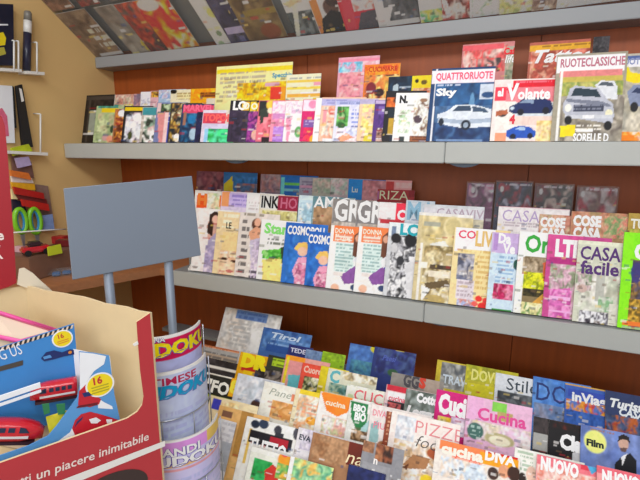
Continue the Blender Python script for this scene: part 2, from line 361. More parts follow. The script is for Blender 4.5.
# --- upper shelf, front row
M(U2F, 87, 95.5, 114, 'black covered album leaning at the far left end of the upper shelf', '#2c2723', [R(87,96,114,99,'#4a423c'), N(87,99,113,108,5,'#3c3430','#28221f'), R(89,110,95,134,'#8f9488'), R(87,98,89,142,'#46403a')], name='album', cat='album', d=2, off=-.012)
M(U2F, 97, 106, None, 'green comic leaning in front of the black album', '#a9b58c', [N(97,113,117,142,5,'#a8b888','#c0c8a0','#90a078','#b8b090'), R(101,107.5,116,111.5,'#d6bf30'), N(98,104,116,107.5,3,'#5a9888','#48806c'), E(104,137,3,3,'#c8a0a0'), E(110,128,1.5,4,'#384838'), E(108,138,3,3.5,'#d89880')], cat='comic book', name='comic_book', w=.17, group=COM)
M(U2F, 115.5, 109, None, 'orange and brown comic with a white bubble, beside the green comic', '#a87858', [N(115,109,126,142,3,'#c88838','#683828','#e8a860','#884838','#583020'), E(121.5,113,3.5,3.5,'#e6e6f0')], cat='comic book', name='comic_book', w=.17, group=COM)
M(U2F, 125, 106, None, 'black comic with bold white figures and yellow title strip', '#2a2a30', [R(125,106.5,143,110.5,'#dcc030'), N(125,112,144,142,4,'#e8eaf0','#20222a','#d8dce8','#303038','#c8b8c0'), E(136,117,4,4,'#eef0f6'), E(131,124,4,3.5,'#e8eaf2'), E(138,133,4,5,'#e2e6ea'), E(129,135,2,4,'#4a5030')], cat='comic book', name='comic_book', w=.17, group=COM)
M(U2F, 143, 107, None, 'teal topped comic with a white ring at its foot', '#b8b0a8', [R(143,107,158,115,'#489098'), N(143,115,158,142,4,'#e0dcd8','#303830','#c8a8a8','#88a090','#f0ecea'), E(152.5,136,4,4.5,'#eeeef0'), E(152.5,136,2,2.2,'#586058')], cat='comic book', name='comic_book', w=.17, group=COM)
M(U2F, 157.5, 102.5, None, 'comic with dark leaves above pink and blue stripes', '#7880a8', [N(160,103,177,112,3,'#28382c','#485c40','#b8c8a8','#1c241c'), R(157,103,161,112,'#d8c0c0'), P('#d09090',(157.5,114),(165,111),(164,142),(158,142)), P('#2848a0',(166,116),(174,113),(172,142),(165,142)), R(163,112,166,142,'#e8c8c8')], cat='comic book', name='comic_book', w=.17, group=COM)
M(U2F, 171.5, 103, None, 'dark comic with tangled yellow and white shapes', '#484030', [N(171,103,183,142,3,'#382c24','#b89850','#e8dcb8','#283038','#785838'), E(176,137,3,4,'#ece8e4')], cat='comic book', name='comic_book', w=.17, group=COM)
M(U2F, 182.5, 104, None, 'navy and teal comic with a wide pink title', '#244060', [N(182,112,199,142,4,'#205878','#183050','#3878a0','#284868','#1a2a48'), R(183,104,221,112,'#cc4a6c'), T(184,105,6,'MARVEL','#e87090',b=.04), E(191,119,4,4,'#2878a8'), E(192,133,3.5,6,'#a8c0d0'), R(183,112,186,125,'#987060')], cat='comic book', name='comic_book', w=.17, group=COM)
M(U2F, 197.5, 112, None, 'narrow dark navy comic right of the pink titled one', '#262a50', [N(197,112,205,142,4,'#20244a','#34305a','#181c3a'), E(201,140,3,3,'#101020')], cat='comic book', name='comic_book', w=.12, group=COM)
M(U2F, 203.5, 110, None, 'comic with red lettering over green hills', '#d8d0e0', [R(203,113,225,123,'#cc4860'), T(204,114.5,6.5,'TOPOI','#e86868',b=.06,a=.8), R(224,104,233,122,'#d8d2c8'), R(203,123,231,128,'#cfc8e0'), N(207,128,231,142,5,'#30b060','#48c878','#28a050','#60d0a0'), R(203.5,128,207,142,'#98c8e8'), E(222,132,6,4,'#50d890')], cat='comic book', name='comic_book', w=.17, group=COM)
M(U2F, 231, 100.5, None, 'dark purple magazine with white and yellow title tiles', '#3c3048', [R(231,100.5,262,110,'#1c1a20'), R(241,101,248,110,'#e8b828'), R(249,101,254.5,110,'#f0c830'), R(255.5,101,262,110,'#f0b820'), T(233.5,101.5,8,'LO','#f4f2ee',b=.05), T(242.5,102.5,6,'O','#fff6d0',b=.05), T(250,102.5,6,'O','#fff6d0',b=.05), T(257,102.5,6,'K','#fff6d0',b=.05), N(231,110,246,142,5,'#3a2e44','#4a4058','#2c2438'), N(246,110,262,142,3,'#602870','#903890','#401c50','#b05898'), E(253,133,3.5,5,'#e0b0a8'), E(256,124,2.5,4,'#d8a0a8')], name='comic_book', cat='comic book', w=.19)
M(U2F, 259.5, 100.5, None, 'coral pink magazine with a cream flower on black at its top', '#dc7888', [R(259,100.5,266,116,'#2c2c2c'), P('#384038',(260,110),(268,106),(268,118),(260,124)), E(270.5,104.5,4.5,4.5,'#f0cc58'), E(270.5,110,3.5,3,'#f4e8d0'), N(262,116,287,142,7,'#e08090','#e8949c','#d06878'), R(261,136,271,142,'#2c1824')], w=.185)
M(U2F, 273, 101, None, 'pink magazine with pale title and a lilac block at its foot', '#e89ab0', [N(273,101,290,113,3,'#f0d0e0','#e8a8c8','#fbe8f0'), R(273,113,290,119,'#cc90c0'), N(273,118,290,142,6,'#e080a0','#d890b8','#e8a0b0'), R(273,126,288,142,'#b486d0'), L(273,128,288,140,4,'#c8a0e0')], w=.185)
M(U2F, 286.5, 101, None, 'white magazine with a green round picture', '#eeeaf0', [N(286,101,305,113,3,'#f4e0ea','#e0c0d8','#fcf4f8'), P('#e8a0b8',(286,118),(292,116),(288,142),(286,142)), E(297.5,131,3.5,5.5,'#68a868'), E(297.5,131,1.8,2.5,'#b8c8b0')], w=.185)
M(U2F, 303.5, 99.5, None, 'magenta magazine with a purple badge and an orange foot', '#cc2c72', [R(303,99.5,320,111,'#f6dce8'), E(312.5,104,4,4,'#ff98b8'), R(303.5,119,316,127,'#8060a0'), L(305,120,315,126,3,'#c8b8d8'), N(303,127,320,142,4,'#d83868','#e84858','#c82868'), E(313,138.5,4,5,'#f0a838')], w=.185)
M(U2F, 316.5, 98, None, 'white narrow magazine strip right of the magenta one', '#f3f1f6', [R(319.5,112,322.5,142,'#a8a8b8'), R(320,120,323,124,'#282830')], w=.16)
M(U2F, 322.5, 97.5, None, 'magazine with lavender title band over a peach face', '#e8c0a8', [R(322,97.5,362,105,'#b9b6da'), L(326,99,346,103,3,'#9090c0'), N(322,106,337,142,4,'#f0c0a8','#e8a890','#d8d0c8','#f4dcc8'), R(323,110,326,122,'#f0a0a8'), E(331,111,3,3,'#e08878'), R(322.5,138,334,142,'#e8e8ea')], w=.185, off=.0015)
M(U2F, 336, 101, None, 'white magazine with green figure and blue lettering', '#dadaf0', [R(336,98,365,104,'#b8bce0'), L(340,99,360,103,3,'#7880b0'), N(337,106,348,126,4,'#58a048','#78b868','#38703a','#a8c890'), E(341,125,4,3,'#306030'), L(350,108,361,138,4,'#6078c8'), N(336,127,363,142,5,'#e8e0f4','#c8d0f0','#f4d8d8'), P('#f0a888',(337,138),(346,132),(352,136),(340,142))], w=.185)
M(U2F, 360.5, 98.5, None, 'peach and yellow magazine with a lavender top', '#ecc8a8', [R(360,98.5,378,104,'#b8b0cc'), N(361,104,378,142,5,'#f0c8b0','#f0d890','#e8b8a8','#e0d070'), R(362,107,368,112,'#f4e0a0'), E(368,138,5,5,'#d8c848')], w=.185)
M(U2F, 375.5, 100, None, 'deep purple magazine beside the dark picture column', '#5c3c80', [R(375.5,100,388,104,'#c0b0d0'), R(378,106,386,114,'#8068a8'), N(378,114,388,126,4,'#4c3070','#684890'), N(376,127,388,142,3,'#e8e0e0','#805848','#302028','#c8a8a0')], w=.16)
M(U2F, 386.5, 91, None, 'dark magazine with orange and yellow picture column', '#201e24', [N(387,97,397,107,4,'#e0823c','#c86830','#40241c'), R(388,118,394,134,'#b8983c'), R(388,109,396,116,'#1c2c38'), R(389,135,395,142,'#283448')], w=.155)
M(U2F, 396.5, 93, 433, 'white hobby magazine scattered with brown wooden pieces', '#efefe8', [T(400,96,6.5,'N.','#1c1c1e',b=.06), N(413,98,432,134,3.5,'#efefe8','#f0ece4','#7a5c4c','#efefe8','#b09880'), N(399,109,410,132,3,'#efefe8','#a8c8a0','#e8ede0'), E(417,118,4,4,'#584650'), E(423,99,3.5,2,'#987860'), R(409,134,428,140.5,'#a06848'), L(409,134,428,140,3,'#5a3020'), R(399,136,404,141,'#404848')], w=.155)
M(U2F, 432.5, 69, 497, 'motoring magazine with a white car on blue, at the shelf joint', '#26466e', [
  R(432,69,500,72,'#eceaf0'), R(432,72,500,81.5,'#f4e2ea'), T(436.5,73.5,6.6,'QUATTRORUOTE','#e06a84',w=54,b=.03),
  R(432.5,69,435,145,'#e4e4ea'), R(493.5,69,500,145,'#e4e4ea'),
  N(435,82,494,104,9,'#28507e','#3a6a98','#244468','#34608c'), N(435,104,494,120,10,'#4c6c90','#38587e','#5878a0'), N(435,120,494,143,9,'#24406a','#3a5a86','#1c3258','#486a94'),
  L(437,83.5,460,86,3,'#d8e0f0'), T(436.5,89,6.5,'Sky','#f2f6fc',w=20,b=.05),
  R(478,82,492.5,97,'#c8d0dc'), E(485.5,92.5,6,3,'#30507a'), E(470,105,2.5,14,'#6a94b8'),
  P('#d8dee6',(437,114),(447,110),(455,103.5),(472,102.5),(488,106),(492,111),(492,118),(488,123),(476,124),(464,126),(446,124),(438,122)),
  P('#3a4c62',(452,109.5),(457,104.5),(469,104),(470,109)), P('#44566c',(471,109),(471,104),(482,105.5),(486,109.5)),
  P('#a8b4c4',(438,117),(460,118),(491,114),(491,118),(462,122),(438,121)),
  E(464.5,122.5,4.6,5,'#1e2836'), E(464.5,122.5,2.4,2.6,'#9aa8b8'), E(441,121,2.4,4,'#1e2836'), R(436,137,480,140,'#7890b4')], w=.222, d=3, off=.004)
M(U2F, 495, 80, 553, 'motoring magazine with two blue cars and red top corner', '#ecdcd8', [
  R(513,79,553,86,'#d02038'), L(516,80,550,84,4,'#e88090'), R(495,87,507,101,'#e8485c'), R(506,86,553,101,'#de8890'), P('#d83048',(506,88),(512,99),(517,87)),
  T(498,89,7,'al','#f8f0f0',b=.05), T(507,84.5,14.5,'V','#f6f4f6',b=.05,a=.75), T(518,88.5,10,'olante','#f8f6f8',b=.04,w=31),
  R(495,101,514,142,'#efe2dc'), E(502,113,5,3.5,'#4c403c'), P('#b06848',(496,111),(507,109),(508,113),(496,116)), R(514,101,553,118,'#cfd6dc'),
  P('#20305e',(509,106),(516,103),(524,97),(541,95.5),(549,99),(551,106),(548,111),(514,113),(509,111)), P('#8898b0',(519,102),(525,98),(533,98),(533,102)), E(520,111,3.2,3.4,'#14182a'), E(544,108.5,3.2,3.6,'#14182a'), E(512,107.5,2,1.6,'#c8d4e0'),
  R(509,114,553,123,'#e6cfc6'), T(509.5,114.5,8,'4','#d03448',b=.05), N(534,118,553,142,5,'#e8c888','#f0dca8','#e8d0b0'),
  P('#2c5ab0',(506,130),(512,126.5),(520,124),(529,125),(535,129.5),(533,135),(510,137.5),(506,135)), P('#a8c0dc',(514,128),(520,125),(525,125.5),(524,128.5)), E(512.5,135,3,2.6,'#141c34'), E(529,133.5,2.6,2.8,'#141c34'),
  R(495,132,506,142,'#e8a080'), R(506,138,553,142,'#d8b8a8')], w=.205, d=3)
M(U2F, 618, 54.5, None, 'motoring magazine with yellow burst, last on the right of the upper shelf', '#b9b4a6', [R(617,54,700,58,'#5a6a98'), R(617,58,700,66,'#e8e6ea'), T(620,59,6,'RUOTECLASSICHE','#9098b8',b=.03), N(617,66,660,145,8,'#c0b8a4','#a8a498','#d0c8b8','#989488'),
  P('#f0d018',(617,76),(624,73),(628,66),(631,72),(640,73),(648,80),(634,83),(625,80),(617,82)), P('#8890a8',(627,92),(634,84),(660,84),(660,106),(630,105)), P('#3c4460',(631,92),(636,87),(660,87),(660,93)), E(634,106,4,5,'#28282c'), N(617,130,660,142,5,'#e88838','#f0a048','#e8d8c8'), R(617,134,634,140,'#e88428')], d=2, w=.2, off=-.008)
M(U2F, 557.5, 55, 620, 'classic car magazine with a silver off-road car on a dirt track', '#a39c8c', [
  R(557,55,622,71,'#eeecee'), T(561,59.5,8,'RUOTECLASSICHE','#b87888',w=62,b=.025), R(560,69.5,620,75.5,'#d88a88'), R(560,75.5,620,82,'#c0b060'), N(560,80,620,94,6,'#a8a860','#88985a','#c0b878'),
  N(560,94,620,142,7,'#a09888','#8c867c','#b4aca0','#787068'), R(557.5,71,560.5,145,'#e6e4e0'),
  P('#d8dade',(594,84),(600,79),(612,79),(615,84),(615,97),(604,96)), P('#586068',(597,84),(601,80.5),(610,80.5),(612,84)),
  P('#b8bac4',(563,103),(567,97),(570,88),(575,85),(597,86),(602,92),(606,97),(611,101),(612,112),(610,120),(566,116),(563,110)),
  P('#30404a',(571,95),(575,87),(596,88),(600,95)), P('#7c808e',(566,98),(600,99),(609,102),(609,104),(566,101)), R(573,103,602,109.5,'#484c5c'), L(573,103,602,109,3,'#888c9c'), E(568,107,3.4,3.8,'#e8e8e0'), E(607,110,3.4,3.8,'#e8e4c8'), R(565,112.5,610,116.5,'#c8cad0'), R(582,113,593,116.5,'#e8e8ea'), E(568,119,3.8,4.4,'#1c1c20'), E(606,122,3.8,4.6,'#1c1c20'),
  P('#e8d020',(560,125),(575,123),(574,134),(560,136)), L(575,122,600,127,4,'#f4f0e8'), R(576,127,592,129.5,'#f0ece8'), T(573,132,7.5,'SORELLE D','#f4f2f0',w=34,b=.04)], w=.205, d=2, off=.004)

# --- middle shelf, rearmost row (dim)
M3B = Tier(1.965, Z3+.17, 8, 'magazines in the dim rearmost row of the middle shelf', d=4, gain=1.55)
M3M = Tier(1.825, Z3+.09, 12, 'magazines in the second row of the middle shelf', d=5)
M3F = Tier(1.715, Z3, 14, 'magazines in the front row of the middle shelf', d=6)
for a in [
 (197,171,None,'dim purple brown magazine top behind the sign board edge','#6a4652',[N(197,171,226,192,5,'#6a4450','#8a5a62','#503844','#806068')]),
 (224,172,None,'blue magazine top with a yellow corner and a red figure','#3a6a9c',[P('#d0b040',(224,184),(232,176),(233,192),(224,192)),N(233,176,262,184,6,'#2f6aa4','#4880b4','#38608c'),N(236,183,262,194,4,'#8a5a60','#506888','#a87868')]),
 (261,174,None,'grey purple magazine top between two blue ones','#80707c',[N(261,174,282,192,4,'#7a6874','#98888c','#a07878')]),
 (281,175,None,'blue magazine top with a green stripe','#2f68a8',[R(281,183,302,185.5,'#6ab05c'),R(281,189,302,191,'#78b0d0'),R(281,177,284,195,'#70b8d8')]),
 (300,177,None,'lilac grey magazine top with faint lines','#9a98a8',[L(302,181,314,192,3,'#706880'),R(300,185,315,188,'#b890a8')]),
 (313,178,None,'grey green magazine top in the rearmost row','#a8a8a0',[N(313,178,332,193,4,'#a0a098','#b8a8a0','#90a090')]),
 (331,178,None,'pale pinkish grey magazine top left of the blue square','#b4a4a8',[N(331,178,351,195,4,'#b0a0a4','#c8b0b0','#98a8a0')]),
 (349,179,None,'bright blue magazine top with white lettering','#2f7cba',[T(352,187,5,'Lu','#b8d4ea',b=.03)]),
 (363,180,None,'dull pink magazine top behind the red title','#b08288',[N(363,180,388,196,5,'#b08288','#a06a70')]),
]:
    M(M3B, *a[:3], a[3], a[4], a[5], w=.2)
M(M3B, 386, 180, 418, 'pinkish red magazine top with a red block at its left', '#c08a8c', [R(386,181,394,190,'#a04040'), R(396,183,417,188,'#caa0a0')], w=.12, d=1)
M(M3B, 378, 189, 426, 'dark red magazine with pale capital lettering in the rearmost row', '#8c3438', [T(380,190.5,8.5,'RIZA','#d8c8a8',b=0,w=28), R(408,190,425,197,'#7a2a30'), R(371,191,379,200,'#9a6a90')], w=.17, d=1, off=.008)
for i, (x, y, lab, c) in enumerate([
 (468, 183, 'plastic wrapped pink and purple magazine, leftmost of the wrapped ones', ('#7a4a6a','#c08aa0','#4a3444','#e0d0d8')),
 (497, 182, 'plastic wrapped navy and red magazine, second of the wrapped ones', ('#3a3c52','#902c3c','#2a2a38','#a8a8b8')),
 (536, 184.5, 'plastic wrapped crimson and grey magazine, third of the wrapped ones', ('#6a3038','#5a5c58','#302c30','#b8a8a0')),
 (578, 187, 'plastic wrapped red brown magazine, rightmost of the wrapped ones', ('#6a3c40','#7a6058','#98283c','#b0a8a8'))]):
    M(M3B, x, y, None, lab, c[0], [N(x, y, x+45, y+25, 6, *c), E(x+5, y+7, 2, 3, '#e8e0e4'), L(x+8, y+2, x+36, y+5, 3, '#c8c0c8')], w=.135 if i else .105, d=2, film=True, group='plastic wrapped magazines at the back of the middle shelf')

# --- middle shelf, second row
M(M3M, 195.5, 190, None, 'magazine with an orange capital letter on white, first of the second row', '#ece6e0', [R(197,195,206,208,'#e0602c'), T(198,194,10,'H','#f08848',b=.06), N(206,193,222,208,4,'#e8ecd8','#b0c898','#f0d8b8'), R(218,195,226,206,'#f08038')], w=.2)
M(M3M, 222, 191, None, 'magazine with orange and lilac title, second row by the sign', '#dcd0e4', [R(222,192,230,206,'#eca070'), R(229,193,249,207,'#c8b8e4'), L(231,195,247,205,4,'#8878c0')], w=.2)
M(M3M, 247.5, 192.5, None, 'plain white magazine top left of the black lettered one', '#efe9ea', [L(249,202,260,210,3,'#c0b8b8')], w=.2)
M(M3M, 260.5, 194, None, 'magazine with black letters beside a wine red block', '#e6dcc8', [R(260,195,279,209,'#dcdcd8'), T(262,196,11,'INK','#1c1a1e',b=.03,a=.6), R(277,196,300,210,'#962848'), T(280,197.5,10,'HOT','#c07088',b=.02,a=.7), N(262,211,302,222,4,'#d0c888','#e0d8a8','#b8b070')], w=.2)
M(M3M, 299.5, 195, None, 'pale blue magazine top right of the wine red block', '#c6dbe6', [R(299,195,317,200,'#d8e8f0'), N(299,203,316,222,4,'#c8dce8','#a8c8d8','#e8ecf0')], w=.2)
M(M3M, 313.5, 196, None, 'magazine with wide white capitals over brown hair', '#8aa4a8', [R(313,196,346,208,'#6a8c94'), T(314.5,196.5,10.5,'AMICA','#f4f0f0',b=.02,w=44), N(313,207,346,232,7,'#a88868','#c8a888','#98785c')], w=.2)
M(M3M, 333.5, 198.5, None, 'magazine with tall silver capitals, left of its twin', '#b8aca4', [R(333,199,363,224,'#8c8886'), T(335.5,199.5,20,'GRAZIA','#f0eef0',b=.03,a=.62), N(333,222,366,240,5,'#d0c8c0','#b0a090')], w=.2)
M(M3M, 357.5, 200.5, None, 'magazine with tall silver capitals, right of its twin', '#b0a8a4', [R(357,201,382,226,'#888484'), T(358.5,201,20,'GRAZIA','#eeecee',b=.03,a=.62), N(357,224,382,240,5,'#c8c0b8','#a89888')], w=.2)
M(M3M, 379.5, 202, None, 'white magazine with a red block on its right', '#efe6e6', [R(395,203,408,220,'#e03a54'), T(397,210,9,'C','#f8e8ec',b=.05), R(380,219,408,224,'#b83a44')], w=.2)
M(M3M, 406.5, 200, None, 'pale blue magazine with a large washed out capital letter', '#c4ccd4', [T(408,202,17,'MA','#8fb4c8',b=.03,a=.75), N(426,205,440,220,4,'#d8a8a8','#d0ccd4','#c8d0d8')], w=.12)
M(M3M, 424.5, 204, 500, 'white home magazine with faint grey and pink title, second row', '#dcdadf', [R(424,204,502,209,'#d4d6da'), T(437,208,8,'CASAVIVA','#b8a8b4',w=52,b=.01), N(424,218,500,240,8,'#c8c0a8','#d8d0b8')], d=2, w=.24)
M(M3M, 499, 206, None, 'pale home magazine with thin grey lilac capitals', '#e4dede', [R(499,206,576,208,'#c88a9c'), T(503,209.5,11,'CASA','#b3a2c4',w=36,b=.0), L(503,222,536,228,3,'#b0a0a8')], d=2, w=.25)
M(M3M, 540, 214, None, 'orange brown home magazine with white capitals, left of its twin', '#c09080', [N(539,214,573,240,4,'#c08878','#d0a890','#b07868','#c8b898'), T(540.5,217.5,8.5,'COSE','#f8f2ee',b=.06,w=25), T(540.5,228,8.5,'CASA','#f8f2ee',b=.06,w=26)], d=3, w=.2)
M(M3M, 572, 211, None, 'orange brown home magazine with white capitals, right of its twin', '#b88a70', [N(572,211,632,240,5,'#c08870','#a8906c','#d0a088','#b87860'), T(573.5,215.5,9.5,'COSE','#f8f2ee',b=.06,w=28), T(573.5,227.5,10,'CASA','#f8f2ee',b=.06,w=28), N(604,216,630,238,3,'#d89080','#88a070','#c8b090')], d=3, w=.2, off=.006)
M(M3M, 629, 213, None, 'olive gold magazine top at the right frame edge', '#b39a54', [T(631,219,9,'TU','#f0ece0',b=.03), N(629,229,650,240,4,'#a8b050','#c8c068')], d=3, w=.2, off=.006)

# --- middle shelf, front row
tag(mesh_obj('paper_wad', (lambda b: (box(b, (0, 0, 0), (.075, .05, .012)), box(b, (.006, .004, .0125), (.07, .046, .022)), box(b, (.012, .002, .0225), (.066, .05, .03)), bmesh.ops.transform(b, matrix=Matrix.Translation(at_z(184, 272, Z3)+Vector((0, .03, .001))) @ Matrix.Rotation(.25, 4, 'Z'), verts=b.verts), b)[-1])(bmesh.new()), WHITE), 'small stack of folded white papers at the left end of the middle shelf', 'papers')
M(M3F, 197, 208, None, 'fashion magazine with a dark haired woman on white, beside the sign', '#ece4e2', [P('#cfa89c',(206,226),(210,214),(217,213),(219,226),(218,252),(208,252)), P('#3a2620',(206,232),(209,214),(214,211),(219,213),(220,217),(213,217),(211,236)), E(214,219,3,4,'#e0b8a8'), P('#a8a0bc',(207,240),(214,232),(219,238),(219,272),(203,274)), N(203,245,219,274,4,'#b0a4c4','#d8ccd8','#9890b0'), R(197,208,201,250,'#f2ecea')], w=.205)
M(M3F, 218.5, 211, None, 'magazine with a large face and beige picture below pale lettering', '#e4cfa8', [L(222,214,238,228,6,'#f4ecd8'), T(226,222,6,'LE','#20201c',b=.02,a=.6), R(222,232,237,250,'#e8cf9c'), N(219,250,240,278,6,'#e8c8a8','#f0d8c0','#d8a888'), E(223.5,258,3,1.3,'#4a3024'), E(232.5,260,3,1.3,'#4a3024'), E(228,270,3.5,1.5,'#c07870')], w=.205)
M(M3F, 240.5, 212, None, 'magazine with text column and a lilac dressed woman', '#ddd5cf', [L(240,220,247,280,7,'#26202a'), E(255.5,224,4.5,6,'#5c3c30'), E(256.5,222,3,4,'#e0b098'), P('#d8a488',(248,232),(255,226),(262,230),(262,240),(250,242)), P('#c4bcd0',(249,240),(262,236),(262,277),(250,275)), N(250,240,262,277,4,'#ccc0d4','#b0a4bc','#e0d4e0'), L(248,270,262,280,5,'#1c1820'), L(244,213,262,219,6,'#807868')], w=.205)
M(M3F, 262, 219, None, 'white and green gossip magazine with light green title', '#f2f4ec', [T(265,223,9.5,'Star','#8bd67c',w=22,b=.04), R(262,236,290,242,'#f0f2f0'), L(266,238,284,246,4,'#20301c'), P('#6abf50',(262,250),(290,247),(290,260),(262,257)), N(262,250,284,259,4,'#70c858','#50a040','#a0d888'), P('#ecdc8c',(262,259),(280,258),(286,284),(262,281)), P('#3c5030',(279,247),(288,244),(290,272),(281,270)), E(288,236,3,6,'#b09080'), E(286,262,4,7,'#506040')], w=.205)
def blue_woman(x, y, t): return [R(x,y,x+30,y+13,'#2f68b4'), T(x+1.5,y+3.5,8,t,'#eef2fa',b=.035,a=.52), N(x,y+13,x+30,y+75,9,'#3c78c0','#2c64b0','#4a86cc'), P('#e8c070',(x+7,y+26),(x+12,y+20),(x+19,y+20),(x+22,y+27),(x+13,y+31)), E(x+15,y+29,4.5,4.5,'#eabfa8'), P('#e8a8c0',(x+5,y+48),(x+11,y+35),(x+18,y+34),(x+24,y+46),(x+22,y+62),(x+9,y+62)), N(x+8,y+40,x+22,y+62,3,'#e8b0c4','#d888a8','#f4d0d8','#a86080'), R(x+1,y+62,x+24,y+66,'#4878b8')]
M(M3F, 286.5, 222, None, 'blue fashion magazine with a blond woman in pink, left of its twin', '#3a74be', blue_woman(286.5, 222, 'COSMOPOLI'), w=.2)
M(M3F, 309.5, 231, None, 'blue fashion magazine with a blond woman in pink, right and lower of its twin', '#3a74be', blue_woman(307.5, 231, 'COSMOPOLI'), w=.2)
def orange_woman(x, y): return [R(x,y,x+34,y+4,'#f0ece6'), R(x+2,y+1,x+29,y+17,'#ee8450'), T(x+4,y+3,4.5,'DONNA','#f8e4d4',b=.03,w=18), R(x+4,y+9,x+20,y+16,'#f6ded0'), L(x+4,y+9.5,x+20,y+16,3,'#d86838'), R(x+3,y+18,x+22,y+46,'#d4e4e0'), L(x+3,y+19,x+20,y+46,3.2,'#88a8a8'), P('#6a4432',(x+20,y+30),(x+22,y+10),(x+27,y+6),(x+31,y+10),(x+30,y+22),(x+24,y+32)), E(x+25.5,y+13,2.8,3.6,'#d8a890'), P('#e6e8f2',(x+20,y+34),(x+31,y+24),(x+32,y+42),(x+24,y+50)), P('#3458a8',(x+22,y+44),(x+31,y+26),(x+32,y+32),(x+25,y+50)), P('#8a5c9c',(x+8,y+50),(x+22,y+40),(x+30,y+46),(x+26,y+56),(x+12,y+58)), E(x+3,y+62,4,4,'#e8b8a0'), E(x+21,y+61,3.5,3,'#405070'), R(x+2,y+47,x+10,y+50,'#e0d8d4')]
M(M3F, 331.5, 225, None, 'magazine with orange title and a woman in a purple skirt, left of its twin', '#efece8', orange_woman(331.5, 225), w=.205)
M(M3F, 359.5, 226, None, 'magazine with orange title and a woman in a purple skirt, right of its twin', '#efece8', orange_woman(359.5, 226), w=.205)
M(M3F, 389.5, 222, None, 'black and white magazine cover of a crowd under a teal title', '#c9cbce', [R(389,222,420,236,'#dfe6e8'), T(400.5,224,10,'LC','#2aa0ac',b=.05,w=17), R(392,226,396,236,'#7888a0'), N(389,236,418,304,3.4,'#222226','#dcdcde','#8c8c90','#3c3c40','#b8b8bc','#f0f0f0'), E(396,238,5,5,'#222024'), E(410,240,6,7,'#1c1c20'), E(394,248,3.5,4.5,'#c8c8ca'), E(400,260,3.6,4.6,'#38383c'), E(412,257,4,5,'#e4e4e6'), P('#d8d8da',(404,262),(414,260),(416,300),(406,302)), R(409,252,414,256,'#606064')], w=.205)
M(M3F, 419.5, 212, None, 'large home magazine with a beige sitting room', '#cdbf98', [R(419,212,505,217,'#e2e0dc'), R(419,212,421.5,312,'#e6e2da'), N(422,217,500,245,10,'#d0c090','#c8b888','#d8cba4'), E(452,226,9,10,'#dccfa4'), E(452,226,7,8,'#cbbd8e'), R(424,222,440,226,'#a8a898'), P('#e0e0d8',(430,243),(444,240),(451,250),(451,262),(432,262)), N(422,245,452,308,5,'#d8cca8','#a8946c','#e8e0cc','#887850','#c0b088'), R(430,264,450,268,'#5c4c38'), R(428,270,452,276,'#e6dcc8'), P('#6a5a40',(424,282),(446,278),(450,284),(426,288)), R(420,261,427,267,'#f0ecdc'), E(434,298,10,5,'#b8a470'), R(426,303,450,306,'#5a4c34'), P('#ecece6',(421,300),(430,288),(421,284))], w=.21, d=5)
M(M3F, 455, 227, None, 'home magazine with pink letters on white and red flowers at the foot', '#e7d3a2', [R(455,228,494,252,'#f2ecee'), T(459,230,7.5,'CO','#d8506c',b=.02,w=17), T(476,231,14,'LIV','#d8b878',b=.03,a=.62), R(455,250,492,312,'#e8d3a0'), R(457,253,473,279,'#8c8e9c'), N(457,254,473,279,4,'#74788c','#a8a8b4','#585c70','#c0b8b4'), R(456,279,473,298,'#ddd4da'), L(457,281,472,296,4,'#b0a0a8'), L(476,250,488,290,5,'#c8a868'), N(456,298,474,312,3,'#b0b8d8','#c89088','#d8d0d8'), E(478,297,3.5,3,'#d84038'), E(485,299,3.5,3.4,'#e04848'), E(481,304,4,3.6,'#d03434'), E(474,302,3,2.6,'#e06860')], w=.205)
M(M3F, 492.5, 232, None, 'light blue magazine with white letters on lilac, magenta flowers below', '#cadbe8', [R(492,232,522,253,'#c4aed4'), T(499,233.5,9,'Da','#f8f4fa',b=.05,a=.8), T(503,243.5,9,'Ve','#f8f4fa',b=.05,a=.8), R(494,234,498,250,'#b090c4'), L(496,256,514,282,4,'#88a8c8'), E(516,264,3,5,'#2c584c'), N(493,283,517,299,4,'#b82c60','#d05080','#902048','#d890a8'), R(491,308,511,316,'#3f8c42'), L(493,310,509,314,4,'#98c890'), R(512,284,516,318,'#d8e4ee')], w=.205)
M(M3F, 520, 231, None, 'gardening magazine with green title and yellow flowers', '#efefe6', [R(520,231,556,258,'#f2f6ee'), T(526,235,16,'Orti','#3fa044',b=.03,a=.85), R(523,257,549,317,'#8c7c5c'), N(523,257,549,274,4,'#a89880','#c8b8a0','#786850'), N(523,272,546,289,3,'#d8d824','#b8c020','#e8e848','#8a9420'), N(523,288,548,296,4,'#302c1c','#504828'), P('#d0a050',(532,302),(544,291),(549,293),(548,304),(534,306)), N(521,302,549,318,4,'#e0d8a0','#88a868','#f0e8c0','#4c7c50'), R(521,315,548,317,'#907838'), P('#c86848',(543,262),(547,261),(546,280),(543,280))], w=.205)
M(M3F, 548.5, 234, None, 'pink magazine with white letters over pink flower vases', '#c05890', [R(548,234,582,262,'#cc5a94'), T(556,240,15,'LTI','#f8eef4',b=.06,a=.75), R(549,258,578,264,'#b03c80'), N(550,264,580,290,4,'#a8b098','#d8c0c8','#889078','#c8a0b0'), P('#d070b0',(549,289),(570,287),(569,326),(548,324)), N(549,289,570,326,5,'#d078b4','#e8a0cc','#b85498'), R(549,296,570,299,'#f0b8dc'), R(549,309,570,311,'#f0b0d8'), N(570,288,580,326,4,'#d8b8c8','#a09080')], w=.205)
